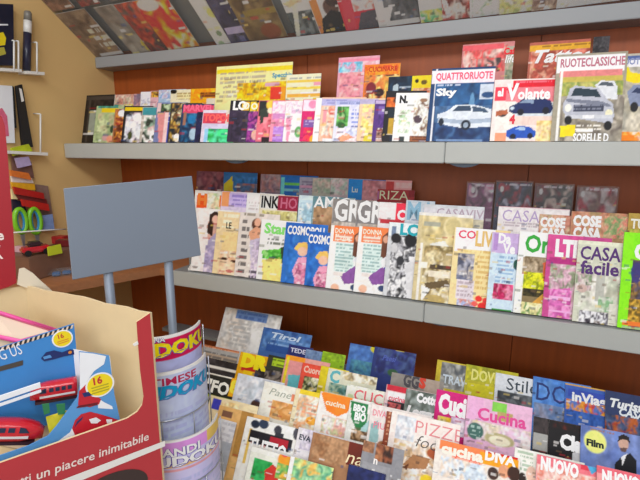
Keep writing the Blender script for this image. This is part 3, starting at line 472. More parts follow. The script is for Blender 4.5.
M(M3F, 578.5, 240, 625, 'large home magazine with purple serif title and grey white room', '#cdcfbe', [R(578,240,640,246,'#dadcc8'), T(581,246,12.5,'CASA','#5c3e74',w=40,b=.02), T(581,260.5,12,'facile','#5c3e74',w=38,b=.03), N(578,274,626,335,8,'#d0d0c4','#c0c4b4','#e0dcd4','#b0b0a0'), E(584,276,7,8,'#90a080'), N(576,272,592,290,4,'#c0a8ac','#88987c','#d8ccc8'), E(582,288,5,4,'#c8b0a8'), R(596,272,604,300,'#b8b8b0'), N(598,296,612,310,4,'#80a880','#a8c0a0','#c8ccc0'), N(578,310,612,332,3.4,'#d8d8dc','#38343c','#e8e8ea','#706c74','#f0eef0'), E(594,324,4,3,'#2c2830'), R(608,302,622,330,'#d4d2c6')], w=.205, d=4, off=.003)
M(M3F, 624.5, 232, None, 'bright green edged magazine with an autumn house, far right', '#8ee02c', [R(624,232,700,258,'#86dc28'), T(635,244,14,'CASE','#f4f8ee',b=.06), N(630,262,700,330,5,'#584838','#886848','#504c60','#a88850','#605868'), P('#8ee02c',(624,232),(634,232),(628,330),(624,330)), E(637,272,6,10,'#4a4478'), N(628,300,700,325,4,'#b08838','#d8b050','#706030'), R(622,322,700,326,'#e08040'), R(622,327,700,332,'#a8c090')], w=.2, d=4, off=.008)

# --- bottom display, four stepped rows
BA = Tier(1.66, .435, 30, 'magazines in the rear row of the bottom display', d=5)
BB = Tier(1.43, .415, 30, 'magazines in the second row of the bottom display', d=5)
BC = Tier(1.21, .415, 30, 'magazines in the third row of the bottom display', d=5)
BD = Tier(1.07, .35, 30, 'magazines in the front row of the bottom display', d=5)
M(BA, 226, 307, 282, 'grey white road map with blue title, leaning at the left end', '#cfcdcc', [N(224,308,282,350,6,'#d4d2d0','#c4c6c8','#dcdad6','#c8c0b8'), R(236,312,265,320,'#6a84b0'), L(237,313,264,319,4,'#4a6498'), P('#e4e4e2',(250,328),(266,326),(262,350),(248,350)), L(228,322,248,344,4,'#b0b0b0')], name='map', cat='map', d=1)
M(BA, 264, 327, 312, 'blue map with white lettering, overlapping the grey white map', '#4a6ea4', [N(264,327,312,352,6,'#4a70a8','#3c609a','#6a90c0','#5880b4'), T(272,332,5,'Tirol','#c8d8ec',b=.03,i=.2,w=28), L(268,340,300,350,4,'#90b0d8'), R(266,345,290,352,'#345a98')], name='map', cat='map', d=1, off=.012)
M(BA, 289.5, 344, None, 'dark blue booklet with a white title right of the blue map', '#343c78', [R(290,345,310,357,'#2c3470'), T(291,347.5,4,'TEDES','#d8d8ec',b=.03,w=17)], name='booklet', cat='booklet', w=.12, off=.022)
M(BA, 306.5, 349, None, 'grey blue booklet beside the lime green one', '#7890b8', [N(306,349,324,362,4,'#7890b8','#8aa0c0','#6880a8')], name='booklet', cat='booklet', w=.12, off=.022)
M(BA, 323, 351, 350, 'lime green booklet in the rear row of the bottom display', '#93b824', [N(323,350,352,362,4,'#94b820','#a0c430','#80a018')], name='booklet', cat='booklet', w=.11, off=.022)
M(BA, 350.5, 343, None, 'blue guide with yellow corner, tallest left of the bottom display', '#4c70ac', [N(350,343,376,362,6,'#5078b4','#4468a4','#6088c0'), E(374,349,4,3.5,'#c8c038'), N(350,361,376,374,5,'#4a80a0','#3a6888','#58909c')], name='guide_book', cat='guide book', w=.16)
M(BA, 375, 346.5, 429, 'dark blue guide with yellow band above, beside the blue guide', '#2c3a74', [R(375,346.5,430,349,'#98a8c0'), R(400,347,430,352,'#a8b848'), E(400,349,6,2.5,'#d8c030'), N(376,352,428,376,6,'#242c68','#343e80','#1c2458','#4a5c88'), T(383,354.5,5,'Paesi','#5868b0',b=.02,i=.3), E(392,372,5,3.5,'#3a6040'), R(425,349,429,376,'#8090b8')], name='guide_book', cat='guide book', w=.185, d=2)
M(BA, 437.5, 359.5, None, 'yellow framed travel magazine with grey photo', '#c6b238', [R(441,364,467,389,'#8a8a88'), N(441,364,467,389,5,'#787878','#a0a09c','#606468','#b0b0a8'), T(443,374,8,'TRAV','#ccd6de',b=.03,w=23), R(437,359.5,470,363,'#cdb838')], w=.19, d=3)
M(BA, 466.5, 364, None, 'olive yellow magazine with pale capitals in the rear row', '#b8b030', [N(467,365,500,382,5,'#a8a828','#c8c040','#98981c'), T(472,369,10,'DOVE','#e0dc88',b=.03,a=.7), R(467,385,500,396,'#c8c020')], w=.2, d=4)
M(BA, 496, 372.5, None, 'white magazine with dark slim title in the rear row', '#d4d9de', [R(496,373,534,392,'#dcdfe4'), T(507,377.5,11.5,'Stile','#34424e',b=.0,w=30), N(497,393,534,406,5,'#505458','#787c80','#3c4044')], w=.2, d=4)
M(BA, 533.5, 376, None, 'blue magazine with large dark capitals in the rear row', '#5a88c8', [N(533,376,567,420,8,'#5a88c8','#4878bc','#6a98d4'), T(537,382,17,'DOVE','#2c3e74',b=.0,a=.85), N(534,404,566,424,6,'#8898b8','#7088b0','#a0a0b4')], w=.2, d=4)
M(BA, 565.5, 383, None, 'blue travel magazine with orange strip and white title', '#4668b0', [R(565,383,612,388,'#d0a858'), R(568,392,611,400,'#3c54a8'), T(572,391.5,8.5,'inViaggi','#eceef6',b=.04,w=42), N(566,402,611,412,4,'#e09838','#c84838','#5878b8','#d8a040'), N(566,412,611,430,6,'#4870b8','#3860a8')], w=.2, d=4)
M(BA, 605.5, 390, None, 'travel magazine with white slanted title on navy, far right', '#384468', [R(605,390,700,396,'#c09840'), T(610,398,8,'Turisti','#e8ecf2',b=.04,i=.25,w=36), T(619,407.5,7,'CASAl','#e0e6ee',b=.04,i=.25,w=28), N(605,416,645,432,5,'#384468','#586888','#b86838'), R(628,388,700,394,'#c89050')], w=.2, d=4)
# second row
M(BB, 203, 344, None, 'flat magazine with brownish orange title line, left end of bottom display', '#b0a090', [R(203,345,245,351,'#b07050'), L(204,346,244,351,4,'#e0b090'), R(203,351,245,356,'#a8a8a8'), L(203,354,245,360,4,'#686868')], w=.2, off=-.03, d=2)
M(BB, 206, 357, None, 'black covered magazine below the brownish title line', '#38343a', [N(206,357,244,372,6,'#302c30','#484448'), R(206,368,246,371,'#e4e2de')], w=.2, off=-.015, d=2)
M(BB, 241, 351.5, None, 'magazine with bold yellow capitals over a red block', '#d8a41c', [T(243,353.5,11.5,'DR','#f6d828',b=.08,w=25), R(241,366,256,371,'#b83024'), R(243,371,254,376,'#f0c020'), N(254,366,272,380,4,'#302c2c','#585050')], w=.2)
M(BB, 269, 354.5, None, 'black and lime magazine right of the bold yellow capitals', '#3a3c30', [R(272,359,288,367,'#a8c434'), L(272,360,288,366,4,'#506018'), R(270,355,290,359,'#303428'), N(256,370,290,386,4,'#484040','#888078','#302828')], w=.2, d=5)
M(BB, 286.5, 354.5, None, 'magazine with orange top, pink and turquoise blocks', '#d8a098', [R(286,355,305,361,'#ee9a34'), R(288,362,304,374,'#d89898'), P('#68b0b8',(288,374),(303,375),(298,388),(287,386)), R(284,356,287,386,'#d8c838')], w=.2)
M(BB, 303, 362.5, None, 'magazine with coral title panel and dark picture', '#d05848', [R(303,363,323,376,'#d85844'), T(304.5,365.5,6,'Cuore','#f0c0b0',b=.04,w=17), N(303,378,322,392,3.5,'#303820','#c8c898','#48502c','#e8e4d0')], w=.2)
M(BB, 321.5, 365.5, None, 'narrow yellow magazine edge left of the pale cookery magazine', '#d4c42c', [], w=.12)
M(BB, 329, 368, None, 'pale cookery magazine with teal initial and dish photo', '#d8d8c4', [R(329,368,395,372,'#a8c0b0'), T(331,370,11,'C','#6ab0b8',b=.04), N(343,372,395,384,4,'#e0dcc8','#88785c','#e8e4d4','#c8b890','#e8e0d0'), N(329,384,352,394,4,'#78a0a0','#a8b8a0','#4c7870')], w=.205, d=4)
M(BB, 392, 372, None, 'grey magazine with red and dark capitals above the script cookery title', '#8c8680', [R(392,372,437,376,'#504858'), T(404,374,11,'GG','#4c484c',b=.05,w=15), T(419,377,9.5,'S','#c0442c',b=.07), R(424,376,437,392,'#a8988c')], w=.2, d=5)
BB2 = Tier(1.36, .415, 30, 'magazines in the second row of the bottom display', d=5)
M(BB2, 347.5, 384, None, 'white cookery magazine with salmon pink capitals', '#e8e8dc', [T(355,389,10.5,'CUCINA','#dc7078',b=.01,a=.85), N(348,384,390,390,3,'#e8e8dc','#c8d0b8','#f0ece0'), R(350,400,388,404,'#c8d4bc'), R(348,394,353,398,'#c8d8b0')], w=.2)
M(BB2, 387, 384, None, 'cookery magazine with a red label and dark corner', '#e0c8c8', [R(387,385,407,392,'#c02c40'), R(388,393,406,401,'#eceaea'), T(389,394.5,5,'cucina','#d86878',b=.03,w=16), R(387,402,408,409,'#2c2428'), N(387,403,400,409,3,'#c86868','#302428')], w=.2)
M(BB2, 406.5, 388.5, None, 'grey cookery magazine with white brush lettering', '#788078', [N(406,388,440,420,5,'#687068','#88908c','#586058','#98a09c'), T(417,393,8,'Cotto','#eef0f0',b=.06,w=21), T(406.5,405,8,'Leggo','#eef0f0',b=.06,i=.2,w=30)], w=.2)
M(BB2, 437, 389, None, 'magenta cookery magazine with big white title', '#c41c78', [R(437,389,472,418,'#c81e7c'), T(439.5,394,17,'Cuci','#f6eef4',b=.06,w=27), N(437,416,450,432,5,'#e8c848','#d8b030','#e0d8b0'), N(450,418,472,435,5,'#d8c8d8','#c8b0c8','#e4d8e0'), R(448,389.5,460,392,'#901458')], w=.2)
M(BB2, 468, 395, 536, 'pale pink cookery magazine with green leaf in its title', '#e0b8d0', [R(468,396,482,440,'#e4b4d4'), T(478,407,11,'Cucina','#d85898',b=.03,a=.75,w=46), R(492,403,506,412,'#88c858'), R(496,412,511,421,'#b8a870'), N(468,425,536,442,6,'#e4d8d8','#e8c8dc','#d8ccb4'), E(498,438,14,6,'#b8b088'), E(498,439,10,4.5,'#e8e0c8'), E(475,430,8,8,'#4c7068'), L(470,425,480,434,4,'#b8d0c8')], w=.21, d=3)
M(BB2, 534, 416, None, 'dark grey magazine standing right of the pale pink cookery magazine', '#3c3634', [N(533,418,552,432,5,'#2c2828','#484040'), R(533,434,551,450,'#a8a8a4')], w=.19)
M(BB2, 549, 420, None, 'black magazine with bold white title', '#1e1a1c', [N(549,420,584,430,5,'#2c1c1c','#5c2820','#1c1818'), T(560,434,13,'Cla','#f4f4f4',b=.06,w=22), R(572,422,584,424,'#c8c8c8'), E(580,445,2.5,4,'#e87030'), P('#c8c8ca',(572,452),(584,448),(584,470),(572,466))], w=.19)
M(BB2, 581, 424, None, 'blue film magazine with a man in a dark suit and yellow disc', '#7084b8', [N(581,424,660,475,14,'#7488bc','#6a7cb2','#8090c0'), R(590,424,614,429,'#c88858'), L(590,424,614,432,3.4,'#a07050'), E(595,441.5,11,11,'#e6ea8c'), T(586.5,438.5,6,'Film','#26302c',b=.05,w=17), E(622.5,443,5,6.5,'#caa898'), P('#2a2220',(617,442),(618,436),(623,434),(628,437),(629,443),(626,440),(620,439)), P('#6a5450',(619,447),(626,447),(625,451),(620,451)), P('#1c1c22',(612,474),(614,462),(620,456),(629,452),(634,459),(634,476)), P('#e8e8ee',(620,456),(626,452),(621,464))], w=.2, d=3)
# third row
M(BC, 207, 372, None, 'magazine with white and yellow capitals on black, beside the puzzle stand', '#3c3c38', [R(207,372,244,378,'#e4e0d8'), R(207,378,244,398,'#2c2c2a'), T(208,379,11,'"FO','#eceae4',b=.04,w=21), R(229,377,238,396,'#f0a828'), T(230,380,11,'8','#f4d850',b=.06), R(207,398,244,401,'#9aa83c'), N(207,400,244,412,4,'#485048','#686858')], w=.2, d=4)
M(BC, 238.5, 373, None, 'pale grey magazine with a dark haired head at its foot', '#c8ccd4', [N(238,374,264,398,7,'#ccd0d8','#bcc4cc','#d8d8dc'), E(254,404,4.5,5,'#4a342c'), R(262,380,265,410,'#b8bcc4')], w=.2, d=5)
M(BC, 265, 381, None, 'magazine with grey handwritten title over a loaf of bread', '#e6e4da', [T(270,387.5,6.5,'Pane e','#a8aca0',b=.0,i=.3,w=29), R(290,395,299,402,'#d88868'), N(270,403,300,420,6,'#d8a468','#c88c50','#e4c090'), P('#cc9458',(276,410),(288,404),(300,408),(300,420),(280,418)), E(290,412,9,3.5,'#e0b078')], w=.2, d=5)
M(BC, 296.5, 388, None, 'cookery magazine with yellow strip and pasta photo', '#e4d8b8', [R(300,390,323,397,'#dcc43c'), N(296,397,323,430,4,'#e8d8c0','#e0a880','#f0ecdc','#d8b088','#c8c8c0'), E(310,420,5,4,'#e8a848'), L(302,404,318,414,4,'#e8a080')], w=.2, d=5)
M(BC, 321, 391, None, 'magazine with a big orange curved badge', '#e8e4e0', [P('#ee8830',(321,392),(351,397),(350,404),(346,412),(336,416),(326,410)), T(326,399,5,'cucina','#f8e0c8',b=.03,w=19), R(321,417,350,430,'#e0c8b8'), N(322,418,348,434,4,'#e8e4e0','#d8a8a0','#c8c8a0'), R(321,392,352,395,'#f0b468')], w=.2, d=5)
M(BC, 350.5, 400, None, 'magazine with white letters on a green ribbon', '#dcdcd6', [P('#2f7c4c',(351,401),(368,404),(366,424),(357,432),(351,417)), T(354,404,6,'BBQ','#e8f0e8',b=.06,w=12), T(355,412,7,'BIO','#e8f0e8',b=.06,w=11), P('#a8c8c8',(360,428),(370,418),(374,432),(366,446)), R(368,402,386,416,'#e4e0dc'), N(351,430,366,440,4,'#584028','#c0a080')], w=.2, d=5)
M(BC, 372, 403.5, None, 'pale magazine with thin pink capitals left of the brown spine', '#e0d8d4', [T(373.5,409,6,'DIVA','#e08898',b=.01,w=13), T(374,421,6,'PIU','#e08898',b=.01,w=11), P('#98b8b8',(371,424),(378,420),(378,440),(368,446)), E(381,446,5,6,'#a07050')], w=.2, d=5)
M(BC, 387, 411, None, 'brown magazine spine with pale upright lettering', '#8a4a34', [L(387,413,393,442,4,'#d8a888'), R(386,440,394,470,'#3c1c18')], w=.2, d=5)
M(BC, 392.5, 410, None, 'large white pizza recipe magazine with slim pink title', '#eaded8', [R(392,410,450,415,'#e8b0a8'), T(416,420,12,'PIZZE','#d88c90',b=-.01,w=43), T(416,434,11,'focacce','#56504c',b=-.01,i=.3,w=48), N(396,416,414,440,6,'#d4dae0','#e8e4e4','#c8ccd4'), N(392,443,440,480,5,'#ece0d8','#d8c0a8','#f0e8e0','#c8a880'), P('#a87c58',(402,462),(412,453),(428,456),(424,466),(408,466)), P('#6a4028',(401,465),(408,461),(406,467)), E(432,452,7,5,'#a85c38'), E(424,476,6,5,'#e8c838'), P('#98a078',(432,468),(442,466),(440,480),(432,480))], w=.225, d=4, off=.0018)
M(BC, 436.5, 438.5, 536, 'cookery magazine with orange title plate and smiling people', '#e4dcd4', [R(440,441,484,454,'#e88858'), T(442,442.5,9.5,'cucina','#fae8dc',b=.05,w=40), R(483,446,513,461,'#c82c2c'), T(484,448.5,10,'DIVA','#f8ece8',b=.05,w=28), R(452,455,480,461,'#e87058'), L(452,455,480,461,4,'#f4c0b0'), R(478,455,513,466,'#e8a020'), E(509,446,4,4.5,'#d8b080'), N(440,460,484,480,6,'#dce4ec','#e8d8c8','#c8d4e0'), E(490,472,5,6,'#48342c'), E(500,470,5,6,'#d8a080'), E(509,472,6,7,'#40281c'), ], w=.25, d=3, off=.014)
M(BC, 515, 447, None, 'white magazine with green print and heads, between two red titled ones', '#e8e8e0', [L(517,452,533,470,4,'#98b098'), E(531,474,5,8,'#e0c0b0'), E(522,478,4,6,'#342820')], w=.19, d=3, off=-.005)
M(BC, 537, 454, 597, 'magazine with white capitals on a red pink band', '#e4a8a8', [R(537,455,598,470,'#dc7c86'), T(541,457,11.5,'NUOVO','#faf2f2',b=.06,w=37), R(580,456,592,470,'#d04858'), P('#58a8d0',(584,462),(592,459),(600,468),(590,474)), N(537,471,598,490,5,'#e8b8b0','#d88878','#f0d8d0'), R(537,450,598,455,'#e8dcd0')], w=.205, d=3, off=.014)
M(BC, 597, 465, None, 'magazine with white capitals on a pink band, at the lower right corner', '#e4a0a0', [R(597,466,700,484,'#d8707c'), T(602,470,11.5,'NUOVO','#faf2f2',b=.06,w=37), R(597,461,700,466,'#e8dcd0')], w=.205, d=3, off=.02)
# front row
M(BD, 211, 395, None, 'cream magazine with a purple blue letter, beside the puzzle stand', '#e2d3b0', [R(212,399,220,409,'#4a4cb0'), N(220,402,236,418,5,'#e0c898','#d8bc88','#e8d8b8')], w=.2, d=4)
M(BD, 220, 405, None, 'tan magazine with brown edge behind the pale grey booklet', '#d8b078', [R(220,406,300,412,'#e2c090'), R(222,411,232,417,'#806050'), R(236,412,247,455,'#b08850'), R(243,430,250,458,'#5a3c24')], w=.205, d=4)
M(BD, 219, 418, 238, 'pale grey booklet standing before the tan magazine', '#d4d4d8', [R(219,418,238,421,'#e6e6ea'), L(221,424,236,442,5,'#b8b8c0'), R(219,443,238,470,'#a8acb4')], name='booklet', cat='booklet', w=.075, d=1, off=.012)
M(BD, 247.5, 416, None, 'magazine with white capitals on black under small dark figures', '#e6e4de', [R(247,417,250,462,'#d8b868'), R(250,419,300,434,'#e8e8e4'), E(255,424,4,4,'#2c3444'), E(263,424,4.5,4.5,'#384458'), E(276,430,3.5,4.5,'#44444c'), R(273,433,281,436,'#383840'), E(293,433,3,6,'#505058'), R(249,434,288,446,'#26242a'), R(268,438,284,446,'#a82838'), T(250,437,14,'TUTTO','#f0eeea',b=.03,w=34)], w=.205, d=5)
M(BD, 252, 446, 301, 'recipe booklet with green, red and orange blocks, lower left', '#dfe0d4', [R(252,446,301,458,'#e8e8e0'), N(252,460,270,480,6,'#2f9850','#48ac68','#3c9c58'), P('#c04038',(264,470),(272,464),(278,470),(276,480),(264,480)), E(284,460,7,8,'#ecA03c'), E(284,452,4,5,'#d86058'), N(275,466,301,480,4,'#60a860','#d8c868','#88b868','#e0a848')], w=.18, d=2, off=.02)
M(BD, 299, 427, None, 'pale magazine with small dark lettering left of the brown cake cover', '#dcd8da', [T(300,434,5,'EVA','#404450',b=.03,w=11), N(301,428,316,450,5,'#d4ccd4','#c0b8c8','#dcd8e0')], w=.2, d=3, off=-.003)
M(BD, 313.5, 432, 365, 'brown chocolate cake magazine with cream letters on a dark corner', '#a07a5c', [R(313,432,366,436.5,'#c8b898'), N(313,437,346,462,5,'#a88464','#987050','#b08c6c'), R(346,442,366,466,'#6a2c1c'), T(346,449,12,'na','#f0dcb8',b=.0,i=.25,w=15)], w=.175, d=2, off=.016)
M(BD, 291, 456, 336, 'recipe booklet with pastel green and orange picture in a white frame', '#e6e4e0', [N(293,461,330,485,5,'#98c890','#a8d0a8','#e0b868','#68a888','#d0d890'), R(331,460,336,490,'#ece8e8'), P('#2c5c58',(330,472),(334,470),(334,484),(330,484))], w=.15, d=2, off=.034)
M(BD, 364, 440, None, 'grey magazine with white letter left of the pizza recipe magazine', '#8c8c90', [T(374,456,7,'n','#e8e4e0',b=.03), N(362,441,374,452,4,'#a0785c','#7c5c48'), R(362,464,388,480,'#98989c'), N(376,440,392,462,5,'#8c5840','#3c2820','#a87858')], w=.13, d=3, off=.021)
M(BD, 349, 464, None, 'navy magazine top at the bottom frame edge', '#262c54', [N(349,464,382,480,8,'#242a50','#303868')], w=.12, d=2, off=.026)
for x, y, wd, lab, c in [(392,500,.2,'',0)]: pass

# --- overhead rack: covers face down through the clear panel
OV = Tier(0, 0, 0, 'magazines lying in the overhead rack', d=2.5, gain=1.9)
OV.O = Vector((0, LY+.012, LZ-.008))-UN*.0055; OV.e2 = UD; OV.n = UN; OV.a = 0
def lip(x): return 57.5-(x-97)*.1065
def V(x, lab, base, ops, w=None, **k): M(OV, x, lip(x), None, lab, base, ops, H=.285, foot=True, t0=.0, w=w or .2, **k)
V(96.5, 'grey brown magazine with white outlines, first in the overhead rack', '#6c5c4c', [N(60,0,150,60,8,'#6c5c4e','#7c6a58','#5c4c40','#84725e'), R(100,52,132,54.5,'#d8d0c0'), R(90,28,108,30,'#c8c0b0'), L(96,32,112,50,6,'#d0c8b8'), R(108,26,110,50,'#d0c8b8'), L(112,24,122,50,5,'#e0d8c8')])
V(133, 'grey magazine with yellowish corner in the overhead rack', '#7e7a72', [N(100,0,180,60,9,'#7e7a74','#8c8880','#706860'), E(147,46,5,6,'#b0a050'), E(150,48,2,3,'#d8c860')], w=.12)
V(151.5, 'dark red and grey magazine left of the orange one overhead', '#6a3c38', [N(120,0,190,60,6,'#803830','#5c5450','#a85038','#4c403e')], w=.12)
V(169, 'bright orange and red comic in the overhead rack', '#d87028', [N(130,0,230,60,6,'#e88820','#c83c38','#e8a030','#d84c30','#e0c0a0','#a82c38'), E(150,10,9,5,'#c8b8b0'), E(178,12,7,5,'#c0b0b0'), P('#e89820',(186,8),(204,20),(216,46),(206,48))], w=.19, name='comic_book', cat='comic book')
V(217, 'white strip magazine with round dots overhead', '#c8c4b4', [E(222,44,3,3,'#8a9a80'), E(219,34,2.5,2.5,'#70806c'), E(212,16,4,4,'#e0b070')], w=.08)
V(231.5, 'dark violet magazine with lilac patch overhead', '#3c3848', [N(190,0,250,60,7,'#38344a','#4a465c','#2c2a38'), R(226,28,246,34,'#9890b0'), R(240,36,246,44,'#585878')], w=.12)
V(250, 'brown magazine with dull gold pattern overhead', '#5e4c38', [N(200,0,310,60,9,'#5c4a36','#6c5a40','#544434','#7a6848'), R(244,12,282,17,'#7c6c3c'), E(270,32,9,7,'#70402c')], w=.2)
V(296.5, 'dark photo magazine with white curled upper half overhead', '#565a5c', [R(280,0,330,14,'#d8d0c4'), N(288,13,330,50,6,'#4c5254','#6c7274','#3c4042'), P('#c0b8a8',(291,0),(296,0),(301,40),(297,40)), P('#c8a888',(284,6),(300,0),(306,0),(290,10))], w=.13)
V(320.5, 'magazine of a dark haired person on white with orange edge overhead', '#d8cfc6', [R(316,0,323,40,'#c87848'), E(330,10,7,8,'#54403a'), P('#1e1e22',(322,20),(330,12),(342,14),(346,34),(324,36)), E(331,4,6,5,'#382a28')], w=.125)
V(346.5, 'red magazine with dark wedge beside the white portrait overhead', '#b83844', [P('#c84450',(340,0),(350,0),(358,34),(349,34)), P('#4a4a50',(360,14),(384,10),(378,28),(358,32)), N(352,0,376,12,5,'#e8e0dc','#c88078','#d8c8c4')], w=.15)
V(379.5, 'white magazine with dark grey photo patch overhead', '#d2d2ce', [N(384,0,416,20,7,'#54565a','#6c6e70','#484a4c'), P('#dededa',(376,10),(392,8),(388,30),(378,30))], w=.17)
V(421, 'green and yellow magazine with a pale top overhead', '#ccd4cc', [N(421,10,446,25,5,'#58906c','#c8b850','#78a080','#d8d088'), R(418,0,430,10,'#b8d0d0')], w=.13)
V(443, 'dark red photo magazine overhead, right of the green one', '#8a4a44', [N(430,0,480,22,6,'#8c4440','#a86058','#6a3a34','#c8b8b0'), P('#dcd8d0',(441,0),(446,0),(452,16),(447,18))], w=.12)
V(470, 'pale grey white magazine overhead beside the dark red one', '#c4c8c2', [N(465,0,500,18,5,'#c8ccc4','#a8b0a8','#d8d4cc','#889888')], w=.13)
V(499, 'yellow green magazine with pink corner overhead', '#b8ac84', [N(490,0,530,14,5,'#c0b078','#98a070','#d0b8b0','#e0c890')], w=.13)
V(531.5, 'brownish magazine overhead near the right end', '#8c7c70', [N(525,0,560,12,5,'#8c7868','#a89888','#705c54')], w=.12)
V(556, 'pale pink grey magazine with soft figures overhead, rightmost', '#c8bcb4', [N(550,0,660,10,6,'#d0c4bc','#b8a8a0','#dcd0c8','#c0a8a4')], w=.2)
def V2(x, y, lab, base, ops, w): M(OV, x, y, None, lab, base, ops, w=w, t0=.30, H=.26, foot=True)
def foot2(x):
    p = hit(x, lip(x), OV.O, UN)+UD*.30; return proj(p)
for x, lab, base, cols, wd in [
 (97, 'dull brown magazine, upper left corner of the overhead rack', '#6c5444', ('#6c5444','#806250','#584438'), .15),
 (124, 'red and dark magazine in the upper overhead row', '#6a3c38', ('#783c38','#4c4440','#8c5048'), .12),
 (150, 'dark grey magazine in the upper overhead row', '#3c3c40', ('#34343a','#4c4c50','#5c5854'), .16),
 (186, 'orange magazine in the upper overhead row', '#b86828', ('#c87028','#a85030','#d89038'), .14),
 (218, 'blue magazine with pale lettering in the upper overhead row', '#3a4c88', ('#30448a','#5468a0','#8898b8'), .2)]:
    fx, fy = foot2(x); V2(fx, fy, lab, base, [N(fx-90, fy-60, fx+90, fy+5, 6, *cols)], wd)
# ------------------------------------------------------------------ flat printed pieces
def letter(bm, s, o, x, y, h, w=None, b=.02, i=0, lift=.0006, mi=0):
    """lettering on a plane: o origin, x along the line, y up, h cap height in metres"""
    tv, tf = text_geo(s, b, i); sy = h/CAP; sx = sy*.9 if w is None else w/tv[:, 0].max(); nrm = x.cross(y).normalized()
    vs = [bm.verts.new(o + x*(p[0]*sx) + y*(p[1]*sy) + nrm*lift) for p in tv]
    for f in tf:
        try: q = bm.faces.new([vs[j] for j in f]); q.material_index = mi
        except ValueError: pass
def flat(bm, pts, nrm, lift, mi=0):
    f = bm.faces.new([bm.verts.new(Vector(p)+nrm*lift) for p in pts]); f.material_index = mi
    f.normal_update()
    if f.normal.dot(nrm) < 0: f.normal_flip()
def disc(bm, c, x, y, r, nrm, lift, mi=0, seg=28, ry=None):
    flat(bm, [c + x*(r*math.cos(k*2*math.pi/seg)) + y*((ry or r)*math.sin(k*2*math.pi/seg)) for k in range(seg)], nrm, lift, mi)
ZU = Vector((0, 0, 1))

# ------------------------------------------------------------------ floor-standing cardboard display at the left
UB = Vector((.556, .831, 0)); NB = Vector((.831, -.556, 0))       # along its front / out of its front
BP = at_z(150, 313, 1.165)                                        # front right rim corner
AP = at_z(25, 286, 1.165)                                         # rear right rim corner
f_ = lambda x, y, o=0: hit(x, y, BP+NB*o, NB)
disp = empty('cardboard_display', (BP.x-.2, BP.y-.1, 0), 'red printed cardboard display bin with open front at the lower left', 'display box')
PTXT = mat('pale_print', '#ecdcd4', .5); DARKP = mat('dark_brown_print', '#3a2a28', .5); BLUEP = mat('blue_print', '#5898d4', .35, noise=.12, scale=14)
bm = bmesh.new()
pts = [f_(150, 313), f_(136.5, 322), f_(138, 345), f_(140, 370), f_(143.5, 396), f_(142, 405), f_(137, 412), f_(127, 418.5), f_(100, 428), f_(60, 442), f_(0, 463), f_(-40, 478)]
e0 = pts[-1]; pts += [Vector((e0.x, e0.y, .0)), Vector((BP.x, BP.y, .0))]
prism(bm, pts, -NB*.006, 0, 1); mesh_obj('front_panel', bm, [RED, CARD], disp)
bm = bmesh.new()
lo, hi = f_(50, 473), f_(147, 438.5); xd = (hi-lo).normalized(); yd = (ZU-xd*ZU.dot(xd)).normalized()
letter(bm, 'un piacere inimitabile', f_(37, 479.5), xd, yd, .021, w=(f_(149, 440)-f_(37, 479.5)).length, b=.012, i=.15, lift=.0009)
letter(bm, 'tutti', f_(10, 489), xd, yd, .021, w=(f_(32, 481)-f_(10, 489)).length, b=.012, i=.15, lift=.0009)
mesh_obj('lettering', bm, PTXT, disp)
bm = bmesh.new()
flat(bm, [f_(60, 489), f_(165, 446), f_(165, 440.5), f_(60, 480.5)], NB, .0008); mesh_obj('white_stripe', bm, WHITE, disp)
bm = bmesh.new()
cc = f_(112, 492); disc(bm, cc, xd, yd, (f_(148, 480)-cc).length, NB, .001, ry=.052); mesh_obj('dark_picture', bm, DARKP, disp)
# inner right side: cardboard, with the torn rim
bm = bmesh.new(); sd = (BP-AP); rim = []
for k in range(13):
    p = AP + sd*(k/12) + Vector((0, 0, (.004 if k in (5, 6) else 0)+.002*math.sin(k*2.1))); rim.append(p)
lowb = [Vector((BP.x, BP.y, .02)), Vector((AP.x, AP.y, .02))]
sn = sd.cross(ZU).normalized()
prism(bm, rim+lowb, -sn*.006 if sn.y < 0 else sn*.006); mesh_obj('side_panel', bm, CARD, disp)
# back panel, cardboard inside
bd = UB; BL = AP - bd*.62
bm = bmesh.new(); prism(bm, [AP, BL, Vector((BL.x, BL.y, .02)), Vector((AP.x, AP.y, .02))], -NB*.006); mesh_obj('back_panel', bm, CARD, disp)
bm = bmesh.new(); q = [AP+Vector((0, 0, -.0))-NB*.008, BL-NB*.008, e0-NB*.012, BP-NB*.012]
flr = [Vector((p.x, p.y, .80)) for p in q]; prism(bm, flr, Vector((0, 0, -.005))); mesh_obj('inner_floor', bm, CARD, disp)
# flap bent up at the rear corner
bm = bmesh.new(); ap = lambda x, y: hit(x, y, AP+NB*.004, NB)
prism(bm, [ap(17, 284), ap(19, 268.5), ap(24, 267.5), ap(33, 273), ap(38, 278), ap(46, 285), ap(54, 292.5), ap(40, 290), ap(25, 287)], NB*.005); mesh_obj('torn_flap', bm, mat('pale_card', '#e2d6be', .8), disp)
# header card
bm = bmesh.new(); hp = lambda x, y: hit(x, y, AP+NB*.012, NB)
prism(bm, [hp(-60, 96), hp(-4, 112), hp(2, 117), hp(5, 126), hp(8, 160), hp(11, 200), hp(14, 240), hp(16.5, 283), hp(8, 287), hp(-60, 310)], -NB*.006); mesh_obj('header_card', bm, mat('deep_red_card', '#a21a26', .45), disp)
bm = bmesh.new()
letter(bm, 'CIOCK', hp(-34, 262), UB, ZU, .035, w=(hp(3.5, 262)-hp(-34, 262)).length, b=.03, lift=.001); letter(bm, 'e', hp(-3, 240), UB, ZU, .026, b=.03, lift=.001)
mesh_obj('header_lettering', bm, PTXT, disp)
# chipped white spot on the flange edge
bm = bmesh.new(); prism(bm, [f_(132.5, 344), f_(137.5, 341), f_(138.5, 344), f_(134, 346)], NB*.002); mesh_obj('torn_edge', bm, WHITE, disp)

